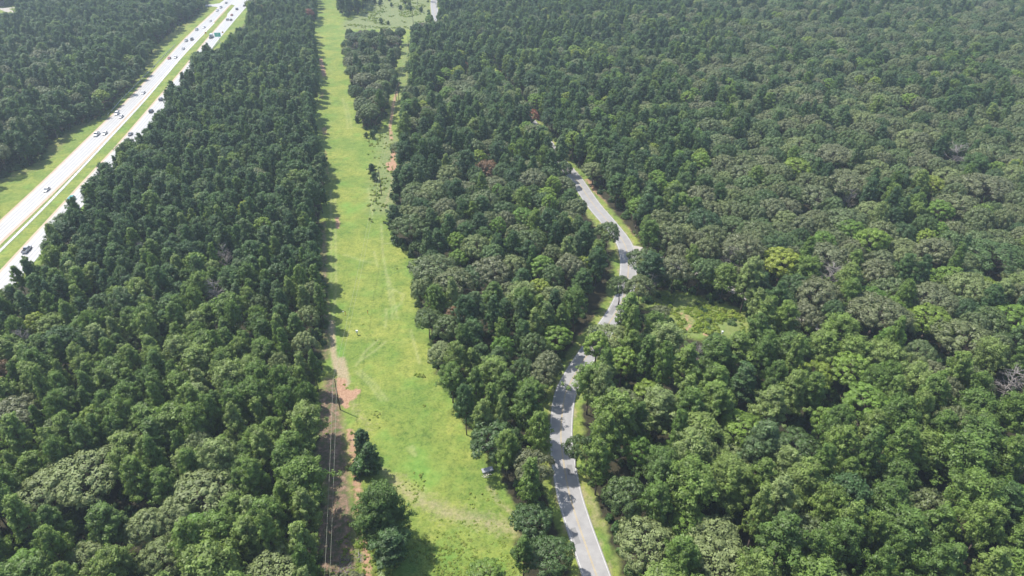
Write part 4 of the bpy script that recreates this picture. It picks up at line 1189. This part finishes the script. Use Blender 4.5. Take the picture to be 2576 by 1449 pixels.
def loft(sections, cap=True):
    """sections: list of (y, [(x, z) half outline bottom to top]) -> symmetric body"""
    v = []; f = []; n = None
    for yy, prof in sections:
        ring = [(x_, yy, z_) for x_, z_ in prof] + [(-x_, yy, z_) for x_, z_ in prof[::-1]]
        n = len(ring); v += ring
    for i in range(len(sections) - 1):
        for j in range(n):
            f.append((i * n + j, i * n + (j + 1) % n, (i + 1) * n + (j + 1) % n, (i + 1) * n + j))
    f.append(tuple(range(n))[::-1]); f.append(tuple(range((len(sections) - 1) * n, len(sections) * n)))
    return v, f

VEH = {}
def veh_meshes(kind):
    """+y is forward; returns list of (part name, mesh, paint?, offset, subparts)"""
    parts = []
    def mesh(mb, nm, mat):
        me = bpy.data.meshes.new(nm); me.from_pydata(mb.v, [], mb.f); me.materials.append(mat)
        me.polygons.foreach_set('use_smooth', [False] * len(me.polygons)); me.update(); return me
    if kind == 'sedan': Lf, Wd, Hb, Ht = 4.7, .92, .82, 1.42; cab = (-1.75, -1.05, .35, 1.2)
    elif kind == 'suv': Lf, Wd, Hb, Ht = 4.8, .96, 1.02, 1.78; cab = (-2.25, -1.85, .65, 1.25)
    elif kind == 'pickup': Lf, Wd, Hb, Ht = 5.9, 1.0, 1.10, 1.90; cab = (-.75, -.45, .95, 1.5)
    else: Lf, Wd, Hb, Ht = 5.2, 1.0, 1.15, 2.15; cab = (-2.5, -2.3, 1.3, 2.0)
    h = Lf / 2
    bp_ = lambda w, z0, z1: [(w * .92, z0), (w, z0 + .12), (w, z1 - .18), (w * .90, z1)]
    if kind == 'pickup':
        secs = [(-h, bp_(Wd * .97, .42, Hb)), (-h + .12, bp_(Wd, .32, Hb)), (-.8, bp_(Wd, .3, Hb)), (1.4, bp_(Wd, .3, Hb)), (h - .5, bp_(Wd * .98, .3, Hb - .08)), (h, bp_(Wd * .86, .4, Hb - .25))]
    else:
        secs = [(-h, bp_(Wd * .86, .4, Hb - .08)), (-h + .35, bp_(Wd, .28, Hb)), (0, bp_(Wd, .25, Hb)), (h - 1.0, bp_(Wd, .26, Hb - .03)), (h - .3, bp_(Wd * .95, .3, Hb - .16)), (h, bp_(Wd * .80, .38, Hb - .28))]
    mb = MB(); mb.add(*loft(secs)); parts.append(('body', mesh(mb, 'car_body', M['black']), True, (0, 0, 0)))
    y0, y1, y2, y3 = cab
    g = MB(); w = Wd * .93
    g.add([(-w, y0, Hb - .02), (w, y0, Hb - .02), (w, y3, Hb - .04), (-w, y3, Hb - .04), (-w * .88, y1, Ht - .06), (w * .88, y1, Ht - .06), (w * .88, y2, Ht - .06), (-w * .88, y2, Ht - .06)],
          [(4, 5, 6, 7), (0, 1, 5, 4), (1, 2, 6, 5), (2, 3, 7, 6), (3, 0, 4, 7)])
    parts.append(('window_glass', mesh(g, 'car_glass', M['glass']), False, (0, 0, 0)))
    r_ = MB(); r_.box(-w * .9, w * .9, y1 - .12, y2 + .14, Ht - .058, Ht, tx=.07, ty0=.08, ty1=.08)
    for sx_ in (-1, 1):
        for ya, yb in ((y0, y1), (y3, y2), ((y0 + y3) / 2 - .05, (y1 + y2) / 2)):
            r_.tube((sx_ * (w + .005), ya, Hb - .02), (sx_ * (w * .88 + .02), yb, Ht - .03), .07, .06, 4)
    parts.append(('car_roof', mesh(r_, 'car_roof', M['black']), True, (0, 0, 0)))
    if kind == 'pickup':
        b_ = MB(); b_.box(-Wd * .82, Wd * .82, -h + .15, -.85, Hb + .003, Hb + .02)
        parts.append(('load_bed', mesh(b_, 'load_bed', M['tyre']), False, (0, 0, 0)))
        b_ = MB()
        for sx_ in (-1, 1): b_.box(sx_ * Wd * .9 - .07, sx_ * Wd * .9 + .07, -h + .03, -.78, Hb - .02, Hb + .16)
        b_.box(-Wd * .83, Wd * .83, -h + .02, -h + .12, Hb - .02, Hb + .16)
        parts.append(('bed_side', mesh(b_, 'bed_side', M['black']), True, (0, 0, 0)))
    for sx_ in (-1, 1):
        l = MB(); l.box(sx_ * Wd * .62 - .17, sx_ * Wd * .62 + .17, h - .09, h + .015, Hb - .46, Hb - .31); parts.append(('headlight', mesh(l, 'headlight', M['lamp_w']), False, (0, 0, 0)))
        l = MB(); l.box(sx_ * Wd * .7 - .13, sx_ * Wd * .7 + .13, -h - .015, -h + .08, Hb - .34, Hb - .16); parts.append(('tail_light', mesh(l, 'tail_light', M['lamp_r']), False, (0, 0, 0)))
    t_ = MB(); n_ = 14
    t_.tube((-.11, 0, 0), (.11, 0, 0), .35, .35, n_)
    tm = mesh(t_, 'wheel', M['tyre'])
    rm = MB(); rm.tube((-.12, 0, 0), (.12, 0, 0), .2, .2, 8); rmm = mesh(rm, 'rim', M['rim'])
    for sx_ in (-1, 1):
        for yy in (-h + 1.0, h - .95):
            parts.append(('wheel', tm, False, (sx_ * (Wd - .09), yy, .35), rmm))
    return parts
def vehicle(kind, paint, kx, ky, label, heading):
    if kind not in VEH: VEH[kind] = veh_meshes(kind)
    x, y = K(kx, ky, .7)
    src = L_LEFT if heading < 0 else R_LEFT
    # travel direction of the carriageway at that point
    j = min(range(len(src) - 1), key=lambda i: (src[i][0] - x) ** 2 + (src[i][1] - y) ** 2)
    dx, dy = src[j + 1][0] - src[j][0], src[j + 1][1] - src[j][1]
    rz = math.atan2(-dx, dy) + (math.pi if heading < 0 else 0)
    nm = {'sedan': 'car', 'suv': 'suv_car', 'pickup': 'pickup_truck', 'van': 'van'}[kind]
    e = empty(nm, (x, y, .07), rz); tag(e, label, {'sedan': 'car', 'suv': 'car', 'pickup': 'pickup truck', 'van': 'van'}[kind], 'vehicles on the highway')
    for p in VEH[kind]:
        me_ = p[1]
        if p[2]:
            key = (kind, p[0], paint)
            if key not in VEH:
                c_ = me_.copy(); c_.materials.clear(); c_.materials.append(PAINT[paint]); VEH[key] = c_
            me_ = VEH[key]
        o = bpy.data.objects.new(p[0], me_); COL.objects.link(o); o.parent = e; o.location = p[3]
        if len(p) > 4:
            q = bpy.data.objects.new('rim', p[4]); COL.objects.link(q); q.parent = o

c0 = lambda a, b_: (a / 2.683, b_ / 2.683)
for kind, paint, (kx, ky), lb, hd in [
    ('suv', 'white', c0(1175, 1140), 'white suv leading a white sedan just below the end of the guard rail', -1),
    ('sedan', 'white', c0(1217, 1170), 'low white sedan beside the white suv near the end of the guard rail', -1),
    ('pickup', 'white', c0(972, 1350), 'white pickup truck in the outer oncoming lane beside a white sedan', -1),
    ('sedan', 'white', c0(1053, 1338), 'white sedan beside the oncoming white pickup truck', -1),
    ('sedan', 'white', c0(1440, 930), 'white sedan alone on the oncoming lanes midway along the guard rail', -1),
    ('sedan', 'red', c0(1702, 583), 'red and pale car next to a white car beside the guard rail', -1),
    ('sedan', 'white', c0(1765, 573), 'white car next to the red one on the oncoming lanes', -1),
    ('sedan', 'silver', c0(1842, 488), 'silver car alone on the oncoming lanes opposite the far guard rail end', -1),
    ('suv', 'silver', c0(1872, 408), 'silver suv side by side with a dark one', -1),
    ('suv', 'black', c0(1930, 395), 'dark suv side by side with a silver one on the oncoming lanes', -1),
    ('suv', 'silver', c0(1978, 297), 'silver suv hugging the outer edge of the oncoming lanes below two small white cars', -1),
    ('sedan', 'white', c0(2050, 272), 'small white car in the inner oncoming lane near the head of the white strip', -1),
    ('sedan', 'white', c0(2115, 208), 'small white car right at the head of the white median strip', -1),
    ('suv', 'white', c0(2185, 105), 'white suv just before the side road of the junction', -1),
    ('suv', 'silver', c0(2222, 73), 'silver suv passing the mouth of the side road', -1),
    ('sedan', 'grey', c0(2275, 27), 'grey car farthest up the oncoming lanes in the junction', -1),
    ('sedan', 'white', (468 / 2.683, 540 + 455 / 2.683), 'lone white sedan on the oncoming lanes nearest the viewer', -1),
    ('pickup', 'silver', (268 / 2.683, 540 + 1060 / 2.683), 'silver pickup truck driving away beside the pine wood', 1),
    ('van', 'teal', (722 / 2.683, 540 + 556 / 2.683), 'white and teal van half hidden behind the pine tops', 1),
    ('sedan', 'grey', c0(1312, 1346), 'dark grey car driving away, partly behind the pines', 1),
    ('suv', 'black', c0(1520, 1118), 'black suv driving away below another dark car', 1),
    ('suv', 'grey', c0(1618, 998), 'dark grey suv at the pine edge above the black suv', 1),
    ('suv', 'silver', c0(2288, 195), 'silver suv driving away in the inner lane beside a dark car', 1),
    ('sedan', 'black', c0(2323, 197), 'black car driving away beside the silver suv', 1),
    ('sedan', 'red', c0(2332, 148), 'dark red car driving away beyond the silver suv', 1),
    ('suv', 'grey', c0(2383, 90), 'dark suv driving away beyond the red car', 1),
    ('sedan', 'black', c0(2457, 55), 'black car farthest up the outgoing lanes', 1)]:
    vehicle(kind, paint, kx, ky, lb, hd)
# lorry
x, y = K(792, 139, 0.5); j = min(range(len(R_LEFT) - 1), key=lambda i: (R_LEFT[i][0] - x) ** 2 + (R_LEFT[i][1] - y) ** 2)
rz = math.atan2(-(R_LEFT[j + 1][0] - R_LEFT[j][0]), R_LEFT[j + 1][1] - R_LEFT[j][1])
e = empty('tow_truck', (x, y, .07), rz); tag(e, 'lorry with open back and white cab driving away below the green sign', 'lorry')
a = MB(); a.box(-1.2, 1.2, 1.6, 3.9, .7, 2.9, tx=.1, ty0=.0, ty1=.5); a.build('cab', PAINT['white'], e)
a = MB(); a.box(-1.02, 1.02, 3.45, 3.9, 1.9, 2.6, tx=.05, ty1=.25); a.build('windscreen', M['glass'], e)
a = MB(); a.box(-1.2, 1.2, -3.8, 1.5, .8, 1.15); a.build('flatbed', PAINT['grey'], e)
a = MB(); a.box(-1.15, 1.15, -1.2, 1.3, 1.16, 2.9, tx=.1); a.build('load_box', PAINT['silver'], e)
a = MB(); a.tube((-.6, -3.4, 1.1), (-.3, -1.6, 2.5), .1, .08, 5); a.tube((.6, -3.4, 1.1), (.3, -1.6, 2.5), .1, .08, 5); a.build('boom', PAINT['black'], e)
for sx_ in (-1, 1):
    for yy in (-2.7, -1.6, 2.7):
        a = MB(); a.tube((sx_ * 1.12 - .14, yy, .5), (sx_ * 1.12 + .14, yy, .5), .5, .5, 12); a.build('wheel', M['tyre'], e)

# ------------------------------------------------------------------ small things in the open
M['slab'] = simple('weathered_slab', (.34, .35, .38), .8, .3, var=.2)
x, y = G(1224, 1186)
e = empty('concrete_slab', (x, y, 0), math.radians(20)); tag(e, 'pale grey concrete lid slab lying under the wood edge of the field', 'slab')
a = MB(); a.box(-1.3, 1.9, -.75, .75, .35, .75); a.build('slab_top', M['slab'], e)
a = MB(); a.box(-.9, 1.3, -.5, .5, 0, .349); a.build('slab_base', M['concrete'], e)
M['pale_wood'] = simple('bleached_wood', (.62, .58, .50), .8, .3, var=.2)
x, y = G(1226, 1198); a = MB()
for i in range(16):
    p = Vector((RND.uniform(-.8, .8), RND.uniform(-.8, .8), RND.uniform(.05, .3))); d_ = Vector((RND.uniform(-1, 1), RND.uniform(-1, 1), RND.uniform(0, .3))).normalized()
    a.tube(p, p + d_ * RND.uniform(.4, 1.1), .07, .05, 5)
o = a.build('driftwood_pile', M['pale_wood']); o.location = (x, y, 0); tag(o, 'small heap of bleached broken branches in front of the concrete slab', 'brushwood')
x, y = G(899, 842)
e = empty('meter_post', (x, y, 0)); tag(e, 'white topped grey utility cabinet on a post in the mown grass', 'utility box')
a = MB(); a.box(-.12, .12, -.12, .12, 0, 1.4); a.build('post', M['steel'], e); a = MB(); a.box(-.4, .4, -.3, .3, 1.2, 1.9, tx=.05, ty0=.05, ty1=.05); a.build('cabinet', PAINT['white'], e)
M['orange'] = simple('orange_plastic', (.62, .14, .04), .5, .4)
for kx, ky, lb in ((1296, 1179, 'orange marker post with dark cap near the pine wood'), (1379.5, 1177, 'orange marker post with dark cap out in the middle of the grass')):
    x, y = K(kx, ky); e = empty('marker_post', (x, y, 0)); tag(e, lb, 'marker post', 'orange marker posts')
    a = MB(); a.tube((0, 0, 0), (0, 0, 1.3), .09, .09, 8); a.build('tube', M['orange'], e); a = MB(); a.tube((0, 0, 1.3), (0, 0, 1.6), .15, .12, 8); a.build('cap', M['black'], e)
x, y = K(1288, 1178); e = empty('vent_pipe', (x, y, 0)); tag(e, 'small white topped pipe beside an orange marker post', 'pipe')
a = MB(); a.tube((0, 0, 0), (0, 0, 1.0), .07, .07, 8); a.build('tube', M['steel'], e); a = MB(); a.tube((0, 0, 1.0), (0, 0, 1.25), .2, .16, 8); a.build('cap', PAINT['white'], e)
x, y = G(1816, 844); e = empty('deer_feeder', (x, y, 0)); tag(e, 'small white barrel on legs in the forest clearing', 'feeder')
a = MB(); a.tube((0, 0, .9), (0, 0, 1.9), .4, .4, 10); a.tube((0, 0, 1.9), (0, 0, 2.15), .42, .1, 10); a.build('barrel', PAINT['white'], e)
for k in range(3):
    a = MB(); t = k * 2.09; a.tube((math.cos(t) * .3, math.sin(t) * .3, .95), (math.cos(t) * .6, math.sin(t) * .6, 0), .04, .04, 5); a.build('leg', M['steel'], e)
for i in range(26):
    ox = RND.uniform(1650, 1880); oy = RND.uniform(745, 846)
    if not inpoly(ox, oy, CLEAR_VIS) or (1705 < ox < 1750 and 780 < oy < 835): continue
    x, y = G(ox, oy); s = RND.uniform(.4, .95)
    o = bpy.data.objects.new('bush', SHRUBS[i % 3]); COL.objects.link(o); o.location = (x, y, 0); o.scale = (s, s, s * .8); o.rotation_euler = (0, 0, i)
    tag(o, 'low wild bush growing in the small forest clearing right of the road', 'bush', 'bushes in the clearing')
# fallen branches at the near end of the dirt strip
a = MB()
for i in range(60):
    ox = RND.uniform(850, 880) if i < 45 else RND.uniform(898, 912); oy = RND.uniform(1405, 1450) if i < 45 else RND.uniform(1395, 1420)
    x, y = G(ox, oy); an = RND.uniform(0, 3.14); L_ = RND.uniform(.8, 2.2)
    a.tube((x, y, .1), (x + math.cos(an) * L_, y + math.sin(an) * L_, RND.uniform(.1, .8)), .06, .03, 4)
tag(a.build('brushwood', M['dead_wood']), kind='stuff')
# house at the far corner, mostly outside the frame
M['siding'] = simple('pale_siding', (.62, .64, .66), .6, .3, var=.05); M['shingle'] = simple('grey_roof_shingles', (.30, .30, .31), .85, .2, var=.2, scale=2)
x, y = K(-6, 22)
e = empty('house', (x, y, 0), .1); tag(e, 'pale house with grey gable roof just entering the upper corner behind trees', 'house')
a = MB(); a.box(-9, 3.2, 0, 8, 0, 4.2); a.build('wall', M['siding'], e)
a = MB(); a.add([(-9.5, -.5, 4.2), (3.7, -.5, 4.2), (3.7, 8.5, 4.2), (-9.5, 8.5, 4.2), (-9.5, 4, 7.2), (3.7, 4, 7.2)], [(0, 1, 5, 4), (2, 3, 4, 5), (1, 2, 5), (3, 0, 4), (3, 2, 1, 0)]); a.build('roof', M['shingle'], e)
for wx in (-6, -2, 1.6):
    a = MB(); a.box(wx - .5, wx + .5, -.04, -.003, 1.2, 2.8); a.build('window', M['glass'], e)

# ------------------------------------------------------------------ light and air
EL, AZ = math.radians(60), math.radians(-60)      # azimuth from +y towards +x
sd = Vector((math.sin(AZ) * math.cos(EL), math.cos(AZ) * math.cos(EL), math.sin(EL)))
sun = bpy.data.lights.new('sun', 'SUN'); sun.energy = 4.7; sun.angle = math.radians(.6); sun.color = (1, .955, .88)
so = bpy.data.objects.new('sun', sun); COL.objects.link(so); so.rotation_euler = sd.to_track_quat('Z', 'Y').to_euler(); so.location = (0, 0, 300)
w = bpy.data.worlds.new('World'); S.world = w; w.use_nodes = True
nt = w.node_tree; nt.nodes.clear()
sk = nt.nodes.new('ShaderNodeTexSky'); sk.sky_type = 'NISHITA'; sk.sun_disc = False; sk.sun_elevation = EL; sk.sun_rotation = AZ
sk.air_density = 1.2; sk.dust_density = 1.5
bg = nt.nodes.new('ShaderNodeBackground'); bg.inputs[1].default_value = .15
ow = nt.nodes.new('ShaderNodeOutputWorld'); nt.links.new(sk.outputs[0], bg.inputs[0]); nt.links.new(bg.outputs[0], ow.inputs[0])

m, nt = new_mat('haze_air')
pv = N(nt, 'ShaderNodeVolumePrincipled'); pv.inputs['Color'].default_value = (.72, .86, 1.0, 1); pv.inputs['Density'].default_value = .00022; pv.inputs['Anisotropy'].default_value = .2
o = N(nt, 'ShaderNodeOutputMaterial'); nt.links.new(pv.outputs[0], o.inputs['Volume'])
a = MB(); a.box(-5200, 5200, -1700, 6200, -3, 160); hz = a.build('haze', m); tag(hz, kind='stuff')

S.view_settings.view_transform = 'Standard'; S.view_settings.look = 'None'; S.view_settings.gamma = 1; S.view_settings.exposure = .47
S.render.engine = 'CYCLES'
S.cycles.max_bounces = 5; S.cycles.diffuse_bounces = 3; S.cycles.glossy_bounces = 2; S.cycles.transmission_bounces = 3; S.cycles.volume_bounces = 0
S.cycles.caustics_reflective = False; S.cycles.caustics_refractive = False
